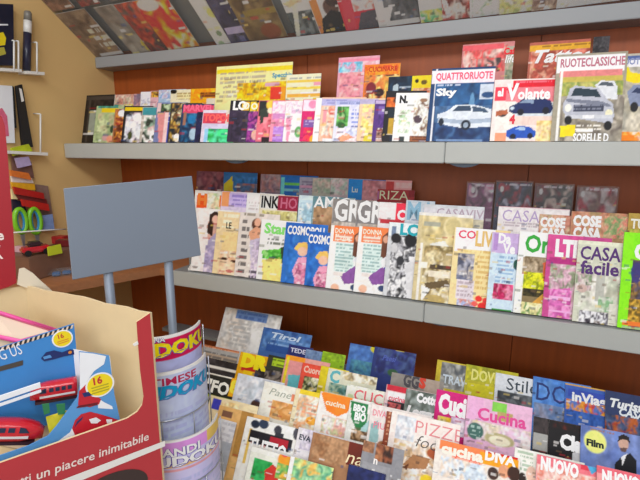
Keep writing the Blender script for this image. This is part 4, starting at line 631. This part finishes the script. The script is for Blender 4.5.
# pink rimmed tray lying behind the blue carton
c_ = lambda x, y, o: hit(x, y, BP+NB*o, NB)
p1 = c_(-6, 311, -.31); p2 = c_(58, 331, -.16); p3 = c_(20, 341.5, -.145); p4 = c_(-34, 330, -.27)
tr = empty('toy_tray', (p1+p2+p3+p4)/4, 'pink rimmed shallow tray lying behind the blue toy carton', 'tray')
PINK = mat('pink_plastic', '#e0509a', .35)
bm = bmesh.new(); tube(bm, [p1, p2, p3, p4], .0058, closed=True); mesh_obj('rim', bm, PINK, tr)
bm = bmesh.new(); tp = [bm.verts.new(p-ZU*.006) for p in (p1, p2, p3, p4)]; bt = [bm.verts.new((p.x, p.y, .8025)) for p in (p1, p2, p3, p4)]
bm.faces.new(tp); bm.faces.new(bt[::-1])
for k in range(4): bm.faces.new((tp[k], bt[k], bt[(k+1) % 4], tp[(k+1) % 4]))
bmesh.ops.recalc_face_normals(bm, faces=bm.faces); mesh_obj('tray_body', bm, mat('tray_card', '#dcc9b4', .7), tr)

# ------------------------------------------------------------------ blue counter carton with red toy trains
c_ = lambda x, y, o: hit(x, y, BP+NB*o, NB)
fo, bo = -.03, -.125
car = empty('toy_carton', f_(60, 470, fo), 'blue counter carton holding red toy trains inside the cardboard bin', 'toy carton')
BLUEB = mat('blue_back_print', '#3f88cc', .35, noise=.15, scale=9); YELB = mat('yellow_print', '#f0d81c', .4); REDP = mat('red_print', '#c41f30', .35, noise=.15, scale=18)
WP = mat('white_print', '#eef0f4', .45, noise=.05); NAVY = mat('navy_print', '#1c2c66', .4); ORP = mat('orange_print', '#e08a30', .4); GRN = mat('green_print', '#2a7a4c', .4)
bb = lambda x, y: c_(x, y, bo)
bm = bmesh.new(); prism(bm, [bb(-45, 362), bb(74, 323.5), bb(76, 345), bb(80, 400), bb(80, 420), bb(-45, 440)], -NB*.003); mesh_obj('back_panel', bm, [BLUEB, WP], car)
bm = bmesh.new()
A0, A1 = bb(-12, 351.5), bb(73.5, 324.5)
for k in range(17):
    a = A0+(A1-A0)*(k/17); b = A0+(A1-A0)*((k+.55)/17); dn = ZU*-.0085; sh = (A1-A0)/17*-.35
    flat(bm, [a, b, b+dn+sh, a+dn+sh], NB, .0008, 0)
    a2 = b; b2 = A0+(A1-A0)*((k+1)/17); flat(bm, [a2, b2, b2+dn+sh, a2+dn+sh], NB, .0008, 1)
mesh_obj('striped_edge', bm, [mat('stripe_black', '#20222c', .4), mat('stripe_cream', '#e6cfb8', .4)], car)
bm = bmesh.new(); bx = (bb(60, 334)-bb(0, 353)).normalized(); by = (ZU-bx*ZU.dot(bx)).normalized()
letter(bm, 'G US', bb(1, 360.5), bx, by, .027, w=(bb(23, 353)-bb(1, 360)).length, b=.0, lift=.001); mesh_obj('lettering', bm, WP, car)
bm = bmesh.new(); flat(bm, [bb(-10, 369), bb(23, 360), bb(23, 365), bb(-10, 374)], NB, .001); mesh_obj('caption_strip', bm, mat('brown_print', '#4c443c', .5), car)
bm = bmesh.new(); c0 = bb(62.5, 338.5); r0 = (bb(73, 338)-c0).length
disc(bm, c0, bx, by, r0, NB, .0011, 1); disc(bm, c0, bx, by, r0*.86, NB, .0014, 0)
letter(bm, '16', c0-bx*r0*.35+by*r0*.1, bx, by, r0*.5, b=.02, lift=.0018, mi=2)
for k, yy in enumerate((-.15, -.38)): flat(bm, [c0-bx*r0*.6+by*r0*yy, c0+bx*r0*.55+by*r0*yy, c0+bx*r0*.5+by*r0*(yy-.1), c0-bx*r0*.55+by*r0*(yy-.1)], NB, .0018, 3)
mesh_obj('upper_badge', bm, [YELB, WP, REDP, ORP], car)
bm = bmesh.new()
flat(bm, [bb(41, 358), bb(46, 352), bb(54, 350), bb(62, 352), bb(70, 349), bb(77, 350), bb(75, 354), bb(64, 356), bb(54, 359), bb(44, 361)], NB, .002, 0)
flat(bm, [bb(43, 356.5), bb(50, 354.5), bb(52, 357), bb(44, 359)], NB, .0024, 1); disc(bm, bb(70, 352), bx, by, .004, NB, .0024, 2); mesh_obj('printed_vehicle', bm, [NAVY, BLUEP, ORP], car)
# white inner side between back and front
fr = lambda x, y: c_(x, y, fo)
bm = bmesh.new(); prism(bm, [bb(73, 349), fr(110, 356.5), fr(118, 432), bb(80, 420)], Vector((-.002, .001, 0))); mesh_obj('side_panel', bm, WP, car)
# front panel with stepped cut-out
bm = bmesh.new()
prism(bm, [fr(109, 355.5), fr(114.5, 395), fr(122.5, 431), fr(60, 452), fr(0, 472), fr(-45, 488), fr(-45, 471), fr(-10, 459), fr(28, 446), fr(48, 436), fr(58, 424), fr(68, 410), fr(77, 398), fr(80, 385), fr(80, 370), fr(79, 351.5), fr(94, 353)], -NB*.003); mesh_obj('front_panel', bm, [BLUEP, WP], car)
bm = bmesh.new()
flat(bm, [fr(49, 453), fr(58, 441), fr(70, 432), fr(74, 424), fr(80, 428), fr(84, 438), fr(96, 435), fr(112, 432), fr(100, 437), fr(70, 447)], NB, .0008, 0); flat(bm, [fr(98, 398), fr(104, 402), fr(112, 406), fr(113, 409), fr(98, 408)], NB, .0008, 0)
flat(bm, [fr(*q) for q in ((79.5, 352), (94, 353.5), (106, 356), (104, 364), (94, 371), (87, 381), (84, 394), (80, 396))], NB, .0008, 0)
mesh_obj('printed_cloud', bm, [WP], car)
bm = bmesh.new()
pl = [(72, 428), (75, 420), (81, 414), (90, 411.5), (100, 414), (110, 417), (119, 420), (121, 430), (108, 434), (96, 437), (84, 440), (76, 438)]
flat(bm, [fr(*q) for q in pl], NB, .0012, 0)
flat(bm, [fr(*q) for q in ((89, 419), (96, 417), (101, 420), (97, 423), (91, 423))], NB, .0018, 1); flat(bm, [fr(*q) for q in ((106, 419), (112, 419), (112, 423), (107, 423))], NB, .0018, 1)
flat(bm, [fr(*q) for q in ((76, 432), (86, 435), (104, 431), (120, 426), (120, 428), (104, 434), (86, 438))], NB, .0018, 2); flat(bm, [fr(*q) for q in ((74, 428), (77, 421), (83, 416), (82, 419), (77, 424))], NB, .0018, 3)
flat(bm, [fr(*q) for q in ((79, 391), (86, 384), (94, 394), (101, 399), (99, 404), (90, 407), (78, 405))], NB, .0011, 0); flat(bm, [fr(*q) for q in ((78, 405.5), (98, 402), (97, 405), (76, 408))], NB, .0014, 2); flat(bm, [fr(*q) for q in ((82, 393), (90, 391), (93, 395), (84, 397))], NB, .0014, 3)
mesh_obj('printed_train', bm, [REDP, WP, mat('dark_red_print', '#6c1020', .4), NAVY], car)
bm = bmesh.new(); c0 = fr(100, 384.5); r0 = (fr(114, 384)-c0).length; fx = (fr(110, 432)-fr(20, 463)).normalized(); fy = (ZU-fx*ZU.dot(fx)).normalized()
disc(bm, c0, fx, fy, r0, NB, .0012, 1); disc(bm, c0, fx, fy, r0*.88, NB, .0016, 0); letter(bm, '16', c0-fx*r0*.42+fy*r0*.12, fx, fy, r0*.56, b=.03, lift=.002, mi=2)
for k, yy in enumerate((-.05, -.28, -.5)): flat(bm, [c0-fx*r0*.62+fy*r0*yy, c0+fx*r0*.6+fy*r0*yy, c0+fx*r0*.55+fy*r0*(yy-.09), c0-fx*r0*.6+fy*r0*(yy-.09)], NB, .002, 3)
mesh_obj('lower_badge', bm, [YELB, WP, REDP, mat('olive_print', '#b0a428', .5)], car)
bm = bmesh.new(); letter(bm, 'US', fr(6, 466), fx, fy, .016, w=.032, b=.0, lift=.0012); letter(bm, 'G', fr(-8, 470.5), fx, fy, .016, b=.0, lift=.0012); mesh_obj('band_lettering', bm, mat('light_blue_print', '#a8d0f0', .4), car)

# toy trains in their bags
TRED = mat('toy_red_plastic', '#c81e2c', .25, coat=.4); TDRK = mat('toy_dark_plastic', '#3a2028', .35); TWIN = mat('toy_window', '#20304c', .2); TSIL = mat('toy_silver', '#d8d4d4', .3)
def train(label, nose, tail, h, grp='toy trains in the blue carton'):
    """nose and tail are points on its long axis; h is its height"""
    ax = nose-tail; Ln = ax.length; x = ax.normalized(); y = ZU.cross(x).normalized(); z = x.cross(y)
    e = empty('toy_train', (nose+tail)/2, label, 'toy train', grp)
    bm = bmesh.new(); rings = []; N_ = 11
    for k in range(N_):
        t = k/(N_-1); s = 1 if t < .55 else math.sqrt(max(.02, 1-((t-.55)/.46)**2)); top = h*(.5*s); bot = -h*.42*(1 if t < .8 else .8); wd = h*.42*(1 if t < .55 else .35+.65*s)
        c = tail+ax*t; ring = []
        for j in range(12):
            a = j*2*math.pi/12; ca, sa = math.cos(a), math.sin(a); pw = lambda v: math.copysign(abs(v)**.6, v)
            ring.append(bm.verts.new(c + y*(wd*pw(ca)) + z*((top if sa > 0 else -bot)*pw(sa))))
        rings.append(ring)
    for A, B in zip(rings, rings[1:]):
        for j in range(12):
            f = bm.faces.new((A[j], A[(j+1) % 12], B[(j+1) % 12], B[j])); f.smooth = True
    bm.faces.new(rings[0][::-1]); bm.faces.new(rings[-1]); mesh_obj('body', bm, TRED, e)
    sidev = y if y.dot(NB) > 0 else -y
    bm = bmesh.new(); o = tail+sidev*h*.43
    for k in range(4): c = o+x*Ln*(.12+.13*k)+z*h*.12; prism(bm, [c, c+x*Ln*.09, c+x*Ln*.09+z*h*.2, c+z*h*.2], -sidev*h*.06)
    c = o+x*Ln*.66+z*h*.1; prism(bm, [c, c+x*Ln*.14, c+x*Ln*.08+z*h*.2, c+z*h*.24], -sidev*h*.06); mesh_obj('windows', bm, TWIN, e)
    bm = bmesh.new(); c = o+x*Ln*.05-z*h*.16; prism(bm, [c, c+x*Ln*.75, c+x*Ln*.75+z*h*.1, c+z*h*.1], -sidev*h*.08); mesh_obj('stripe', bm, TSIL, e)
    bm = bmesh.new(); c = tail-z*h*.5; M_ = Matrix(((x.x, y.x, z.x, c.x), (x.y, y.y, z.y, c.y), (x.z, y.z, z.z, c.z), (0, 0, 0, 1))); box(bm, (0, -h*.36, 0), (Ln*.9, h*.36, h*.14), M=M_); mesh_obj('undercarriage', bm, TDRK, e)
    return e
m_ = lambda x, y, o: c_(x, y, o)
train('red toy train lying higher at the back of the blue carton', m_(30, 394, -.10), m_(77, 386, -.095), .046)
train('red toy train standing low at the front left of the blue carton', m_(44, 430, -.058), m_(-30, 430, -.075), .052)
bm = bmesh.new(); P0 = m_(-20, 402, -.066); P1 = m_(40, 382, -.066); prism(bm, [P0, P1, P1-ZU*.012, P0-ZU*.012], NB*.004); prism(bm, [P0-ZU*.018, P1-ZU*.018, P1-ZU*.024, P0-ZU*.024], NB*.004)
tag(mesh_obj('toy_rail', bm, [WP]), 'white striped toy track piece above the lower red train', 'toy')
e = empty('toy_packet', m_(58, 424, -.05), 'yellow and green toy packet between the red trains', 'toy packet')
bm = bmesh.new(); prism(bm, [m_(46, 418, -.042), m_(72, 410, -.042), m_(74, 428, -.042), m_(50, 436, -.042)], -NB*.006); mesh_obj('card', bm, mat('packet_yellow', '#d8cc30', .4, noise=.4, scale=60), e)
bm = bmesh.new(); prism(bm, [m_(42, 404, -.041), m_(49, 403, -.041), m_(50, 412, -.041), m_(44, 414, -.041)], NB*.004); prism(bm, [m_(56, 404, -.041), m_(65, 403, -.041), m_(65, 413, -.041), m_(58, 414, -.041)], NB*.004); mesh_obj('green_figures', bm, GRN, e)

# ------------------------------------------------------------------ puzzle magazine stand with its blank sign board
UR = UB; NR = NB; Q0 = EYE + ray(130, 232)*1.235
r_ = lambda x, y, o=0: hit(x, y, Q0+NR*o, NR)
st = empty('magazine_stand', Vector((Q0.x, Q0.y, 0)), 'metal puzzle magazine stand with a blank blue grey sign board on two poles', 'magazine stand')
bm = bmesh.new(); prism(bm, [r_(63.5, 188.5), r_(192, 176), r_(201, 255.5), r_(72.5, 280)], -NR*.006); bmesh.ops.bevel(bm, geom=bm.edges[:], offset=.0015, segments=1, affect='EDGES'); mesh_obj('sign_board', bm, STEEL, st)
for (xa_, ya_) in ((107, 262), (167.5, 250)):
    p = r_(xa_, ya_, -.016); bm = bmesh.new(); tube(bm, [p+ZU*.03, Vector((p.x, p.y, .012))], .0125, 12); mesh_obj('pole', bm, STEEL, st)
pc = r_(138, 260, .06); bm = bmesh.new(); M_ = Matrix(((UR.x, NR.x*-1, 0, pc.x), (UR.y, -NR.y, 0, pc.y), (0, 0, 1, 0), (0, 0, 0, 1))); box(bm, (-.15, -.10, .0), (.15, .13, .012), M=M_, bev=.004); mesh_obj('base_plate', bm, STEEL, st)
RA, HA, MH = .125, math.radians(62), .25
PLAIN[0] = True
PUZ = [
 (200, 320, .026, '#c21c60', 'magenta puzzle magazine with fat yellow letters, top of the curved stand', [('r',0,0,1,.04,'#f4eef0'),('r',0,.04,1,.30,'#c41c5c'),('r',0,.30,1,1,'#b8bce0')], [('SETTIMANA', .05, .06, .05, '#f4e8ee', .4, .02, 0), ('SUDOKU', .04, .235, .15, '#f4d41c', 1.0, .05, 0)], '#6c70a8'),
 (205.5, 352, .071, '#c4cce6', 'pale blue puzzle magazine with blue slanted letters, middle of the curved stand', [('r',0,0,1,.03,'#e8eaf2')], [('SETTIMESE', .02, .155, .085, '#b03058', .72, .02, 0), ('SUDOKU', .06, .31, .14, '#1c9ac4', .96, .05, .2)], '#7c80b4'),
 (217.5, 413, .114, '#c9c4e8', 'lilac puzzle magazine with white outlined letters, bottom of the curved stand', [('r',0,0,.72,.17,'#d49ad8'),('r',.72,0,1,.17,'#dcc070'),('r',0,.0,1,.02,'#f0e8f0'),('r',0,.31,1,.34,'#dcb888'),('r',0,.37,1,.39,'#d8a0a8')], [('GRANDI', .02, .195, .095, '#fbf8ff', .6, .035, 0), ('SUDOKU', .04, .32, .11, '#fbf8ff', .96, .045, 0)], '#5c4c9c'),
]
for k, (px, py, of, base, lab, ops, txt, shade) in enumerate(PUZ):
    E1 = r_(px, py, of); C0 = E1 - UR*(RA*math.sin(HA)) - NR*(RA*math.cos(HA)); Wd = 2*RA*HA; b0 = C0 - ZU*MH
    def bend(co, C0=b0):
        a = co[:, 0]/RA-HA; r = RA-co[:, 1]; out = np.zeros_like(co)
        for i in range(3): out[:, i] = C0[i] + UR[i]*np.sin(a)*r + NR[i]*np.cos(a)*r
        out[:, 2] = C0[2]+co[:, 2]; return out
    W_, H_ = Wd, MH; SX = 100
    rr = [('r', o[1]*W_*SX, o[2]*H_*SX, o[3]*W_*SX, o[4]*H_*SX, o[5]) for o in ops]
    rr += [('l', W_*SX*.1, H_*SX*.5, W_*SX*.95, H_*SX*.95, 2.2, '#b4b8dc')]
    for (s, x, y, h, c, w_, b_, i_) in txt:
        for dx, dy in ((.006, .006), (-.004, .004)):
            if k != 1 or s == 'SUDOKU': rr.append(('t', (x+dx)*W_*SX, (y-h+dy)*H_*SX, h*H_*SX, s, shade, dict(w=w_*W_*SX, b=b_+.015, i=i_)))
        rr.append(('t', x*W_*SX, (y-h)*H_*SX, h*H_*SX, s, c, dict(w=w_*W_*SX, b=b_, i=i_)))
    bm = bmesh.new(); n_ = 28; cols = []
    for j in range(n_+1):
        a = -HA+2*HA*j/n_; dv = UR*math.sin(a)+NR*math.cos(a); cols.append([bm.verts.new(b0+dv*r+ZU*z) for r, z in ((RA, 0), (RA-.004, 0), (RA-.004, MH), (RA, MH))])
    for A, B in zip(cols, cols[1:]):
        for q in range(4): f = bm.faces.new((A[q], A[(q+1) % 4], B[(q+1) % 4], B[q])); f.smooth = q in (1, 3)
    bm.faces.new(cols[0]); bm.faces.new(cols[-1][::-1])
    o = mesh_obj('puzzle_magazine', bm, PAPER); tag(o, lab, 'puzzle magazine', 'puzzle magazines curled in the stand')
    me = cover_mesh('cover', W_, H_, 1/SX, 1/SX, 0, 0, base, rr, lambda x, y: (x, y), 900+k, bend=bend, step=.25)
    c = bpy.data.objects.new('cover', me); COL.objects.link(c); c.parent = o
    bm = bmesh.new()
    for z in (-.012, MH*.42):
        tube(bm, [b0+(UR*math.sin(a)+NR*math.cos(a))*(RA+.0065)+ZU*z for a in [-HA*1.08+2*HA*1.08*j/20 for j in range(21)]], .0022, 6)
    for a in (-HA*1.06, -.35, .35, HA*1.06):
        dv = UR*math.sin(a)+NR*math.cos(a); tube(bm, [b0+dv*(RA+.0065)-ZU*.012, b0+dv*(RA+.0065)+ZU*(MH*.42 if abs(a) < .5 else MH*(.93 if a > 0 else .7))], .0018, 6)
    for a in (-.5, 0, .5):
        dv = UR*math.sin(a)+NR*math.cos(a); tube(bm, [b0+dv*(RA+.0065)-ZU*.012, b0-NR*.03-ZU*.012+UR*.1*a], .0022, 6)
    for a in (-HA*1.06, HA*1.06):
        dv = UR*math.sin(a)+NR*math.cos(a); t_ = b0+dv*(RA+.0065)+ZU*MH*.42; tube(bm, [t_, t_-NR*((t_-r_(138, 260, -.012)).dot(NR))], .0022, 6)
    zb = b0.z+MH*.42; q1 = C0+UR*(RA*math.sin(HA*1.08)+.004); q0 = C0-UR*(RA*math.sin(HA*1.08)+.004)
    q0, q1 = [q-NR*((q-r_(138, 260, -.012)).dot(NR)) for q in (q0, q1)]; tube(bm, [Vector((q0.x, q0.y, zb)), Vector((q1.x, q1.y, zb))], .003, 6)
    mesh_obj('wire_pocket', bm, WIRE, st)

# ------------------------------------------------------------------ yellow wall: holders and small goods
wl = lambda x, y, d=.03: at_x(x, y, XL+d)
XP = Vector((1, 0, 0))
def slab(name, label, cat, px, d, th, m, group=None, parts=()):
    """piece standing d off the yellow wall, outline given as points, th thick towards the room"""
    bm = bmesh.new(); prism(bm, [wl(x, y, d) for x, y in px], XP*th)
    o = tag(mesh_obj(name, bm, m), label, cat, group)
    for (pn, q, m2, lift) in parts:
        bm = bmesh.new(); prism(bm, [wl(x, y, d+th+.0004) for x, y in q], XP*lift); mesh_obj(pn, bm, m2, o)
    return o
def holder(label, x0, x1, yt, yb, sl, d=.055, rims=True):
    e = empty('wall_holder', wl((x0+x1)/2, yb, .01), label, 'wall holder', 'white wall holders on the yellow wall')
    bm = bmesh.new(); prism(bm, [wl(x0, yb, .003), wl(x1, yb+sl*(x1-x0), .003), wl(x1, yb+sl*(x1-x0)+3, .003), wl(x0, yb+3, .003)], XP*d); mesh_obj('tray', bm, WHITE, e)
    for x in (x0, x1):
        yy = yb+sl*(x-x0); a, b = wl(x, yt+(yy-yb), d), wl(x, yy+1, d); bm = bmesh.new(); tube(bm, [a, b], .004, 6); tube(bm, [a, Vector((XL+.003, a.y, a.z+.004))], .003, 6); mesh_obj('side_post', bm, WHITE, e)
    return e
holder('white wall holder carrying the slim dark tube', 18.5, 37, 41, 71.5, .07)
holder('white wall holder at the left frame edge with the navy packet', -22, 14, 38, 67.5, .07)
holder('lower white wall holder with the black folder and white card', -20, 40.5, 111, 149.5, .05)
slab('toy_packet', 'navy boxed packet with a yellow figure in the left wall holder', 'packet', [(-18, 4), (9, 5), (10, 66), (-18, 65)], .012, .03, mat('navy_packet', '#1e2236', .35, noise=.3, scale=30), parts=[('yellow_print', [(-4, 34), (3, 32), (6, 38), (5, 45), (-2, 46)], YELB, .0008), ('lower_print', [(-3, 48), (4, 47), (6, 54), (-1, 56)], mat('olive_print_dark', '#b8b040', .5), .0008), ('white_line', [(-15, 24), (8, 24), (8, 25.5), (-15, 25.5)], WP, .0008)])
e = empty('pen_tube', wl(27, 71, .03), 'slim dark tube with white label and clear cap in a wall holder', 'tube')
a = wl(26.5, 70.5, .03); b = wl(27.5, 33, .03); c = wl(27.7, 21, .03); d = wl(27.8, 13, .03); f = wl(27.5, 11, .03)
bm = bmesh.new(); tube(bm, [a, b], .0175, 14); mesh_obj('barrel', bm, mat('tube_dark_blue', '#2c2c40', .3, noise=.5, scale=60), e)
bm = bmesh.new(); tube(bm, [b, c], .0178, 14); mesh_obj('label', bm, WHITE, e)
bm = bmesh.new(); tube(bm, [c, d, f], [.0172, .0168, .012], 14); mesh_obj('cap', bm, mat('clear_cap', '#8c8880', .15, trans=.25), e)
slab('greeting_card', 'white card with pink figure in the lower wall holder', 'card', [(-16, 84), (12, 86), (14.5, 143), (-14, 143)], .015, .004, WP, parts=[('pink_print', [(-10, 112), (2, 108), (7, 116), (9, 136), (-8, 138)], mat('pink_print', '#e06888', .45, noise=.3, scale=40), .0008), ('dark_edge', [(12.2, 86), (14, 87), (16.5, 128), (14.4, 128)], BLACK, .0008)])
slab('folder', 'black folder with pale tab leaning in the lower wall holder', 'folder', [(14.5, 86), (20, 84.5), (31, 147), (21, 148)], .02, .016, BLACK, parts=[('tab', [(19, 88), (21.5, 89), (24, 101), (21.5, 102)], WHITE, .001)])
slab('packet', 'yellow green packet poking under the lower wall holder', 'packet', [(10, 148), (27, 144), (31, 151), (12, 156)], .03, .012, mat('lime_packet', '#b8c41c', .35, noise=.2, scale=50))
slab('packet', 'pale lilac packet below the yellow green one', 'packet', [(14, 158), (27, 156.5), (30, 165), (17, 168)], .03, .012, mat('lilac_packet', '#b8a8d0', .35, noise=.15, scale=50))
slab('packet', 'dull brown clear packet behind the lilac one', 'packet', [(10, 153), (30, 162), (33, 178), (12, 174)], .012, .01, mat('brown_packet', '#7c5a50', .3, noise=.4, scale=50))
PK = 'small packets hanging by the wall over the ledge'
for nm, q, c in (('orange packet, top of the hanging stack', [(9, 170), (27, 173), (30, 180), (10, 176)], '#e07830'),
                 ('white striped packet under the orange one', [(10, 176), (30, 178), (32, 183), (11, 182)], '#e8dcd8'),
                 ('yellow packet under the white striped one', [(10, 182), (33, 184), (34, 190), (12, 189)], '#f0b020'),
                 ('upper red packet of the two beside the wall', [(12, 186.5), (42, 193), (43, 199), (14, 194)], '#b8201c'),
                 ('brown red packet between the two red ones', [(14, 194), (45, 199), (46, 204), (18, 200)], '#7c2c2c'),
                 ('lower red packet of the two beside the wall', [(20, 199), (47, 204), (48, 211), (22, 206)], '#c42820'),
                 ('cream packet left of the red packets', [(10, 189), (15, 190), (18, 199), (11, 199)], '#e8d8a0')):
    slab('packet', nm, 'packet', q, .02+.008*(len(nm) % 4), .012, mat('packet_'+c[1:], c, .35, noise=.25, scale=60), PK)
slab('packet', 'greyish clear bag beside the red packets above the ledge', 'packet', [(34, 184), (47, 186), (53, 222), (40, 222)], .008, .008, mat('grey_bag', '#94786c', .2, noise=.3, scale=40))
slab('packet', 'pale blue packet standing right of the green scissors', 'packet', [(39, 216), (51, 214), (53, 230), (40, 230)], .03, .012, mat('blue_packet', '#8aa4d8', .35, noise=.3, scale=50))
slab('packet', 'dark packet behind the green scissors handles', 'packet', [(10, 198), (22, 202), (27, 214), (12, 212)], .01, .01, mat('dark_packet', '#2c2c40', .35))
# scissors: handles up, blades down
def scissors(label, cx, cy):
    e = empty('scissors', wl(cx, cy+14, .05), label, 'scissors', 'green handled scissors on the ledge')
    c = wl(cx, cy, .055); s = (wl(cx+1, cy, .055)-c).length
    rg = lambda rx, ry, dy=0: [c+Vector((0, rx*s*math.cos(t), ry*s*math.sin(t)-dy*s)) for t in [k*2*math.pi/22 for k in range(22)]]
    bm = bmesh.new(); tube(bm, rg(5.6, 12), .0115, 8, closed=True); mesh_obj('handle', bm, mat('lime_plastic', '#7ec828', .3), e)
    bm = bmesh.new(); tube(bm, rg(3.4, 9.4), .006, 8, closed=True); mesh_obj('handle_lining', bm, mat('cyan_plastic', '#2c8cc0', .3), e)
    bm = bmesh.new(); p = c-Vector((0, 0, 13*s)); prism(bm, [p+Vector((0, -.012, 0)), p+Vector((0, .012, 0)), p+Vector((0, .005, -.06)), p+Vector((0, -.004, -.06))], XP*.003); mesh_obj('blade', bm, WIRE, e)
scissors('green and blue scissors handle nearest the red header card', 20.5, 221)
scissors('green and blue scissors handle right of its twin, above the ledge', 35, 221)
bm = bmesh.new(); tube(bm, [wl(8, 233, .09), wl(50, 230, .09), wl(66, 229, .09)], .0035, 6)
tag(mesh_obj('wire_rail', bm, WHITE), 'thin white wire rail in front of the scissors', 'rail')
# on the ledge: a raised wooden block against the wall carries small toys
LZT = 1.06
bm = bmesh.new(); box(bm, (XL+.003, 1.30, .9505), (XL+.20, 1.86, LZT), bev=.003); tag(mesh_obj('ledge_block', bm, mat('dull_brown_block', '#7c5a48', .5, noise=.3, scale=12)), 'dull brown block on the corner ledge against the yellow wall', 'block')
ld = lambda x, y: at_z(x, y, LZT+.001)
def put(c, ang): return Matrix.Translation(c) @ Matrix.Rotation(ang, 4, 'Z')
e = empty('toy_car', ld(36, 254), 'small red and black toy car on the corner ledge', 'toy car'); M_ = put(ld(36, 254), 1.2)
bm = bmesh.new(); box(bm, (-.06, -.032, .012), (.06, .032, .04), M=M_, bev=.008); mesh_obj('body', bm, TRED, e)
bm = bmesh.new(); box(bm, (-.035, -.028, .038), (.03, .028, .062), M=M_, bev=.01); mesh_obj('cabin', bm, TDRK, e)
for sx in (-.038, .038):
    for sy in (-1, 1):
        bm = bmesh.new(); tube(bm, [M_ @ Vector((sx, sy*.026, .014)), M_ @ Vector((sx, sy*.037, .014))], .0145, 12); mesh_obj('wheel', bm, BLACK, e)
slab('price_card', 'bright yellow green card standing on the corner ledge', 'card', [(47, 247), (60, 244), (62, 253), (48, 256)], .22, .004, mat('lime_card', '#cfe030', .5))
for lab, p, ang, dm, m in (('flat red box behind the yellow green card on the ledge', (58, 243), .3, (.10, .05, .04), 'c03030'), ('dark red box at the ledge under the sign board edge', (67, 246), .5, (.09, .05, .035), '701c20'), ('pink white packet at the left end of the ledge', (21, 252), .2, (.05, .03, .03), 'd8b0b8')):
    bm = bmesh.new(); box(bm, (-dm[0]/2, -dm[1]/2, 0), (dm[0]/2, dm[1]/2, dm[2]), M=put(ld(*p), ang), bev=.003); tag(mesh_obj('toy_box', bm, mat('box_'+m, '#'+m, .35, noise=.25, scale=40)), lab, 'box')
e = empty('toy_bag', at_z(61, 274, .9515), 'clear bag with small blue toys at the ledge edge by the sign board', 'toy bag'); M_ = put(at_z(62, 275, .9515), .9)
bm = bmesh.new(); box(bm, (-.055, -.035, .0), (.055, .035, .03), M=M_, bev=.012); mesh_obj('bag', bm, FILM, e)
bm = bmesh.new(); box(bm, (-.04, -.022, .003), (-.005, .01, .02), M=M_, bev=.004); box(bm, (.002, -.01, .003), (.04, .022, .018), M=M_, bev=.004); mesh_obj('blue_toys', bm, mat('blue_toy', '#4470a0', .3), e)
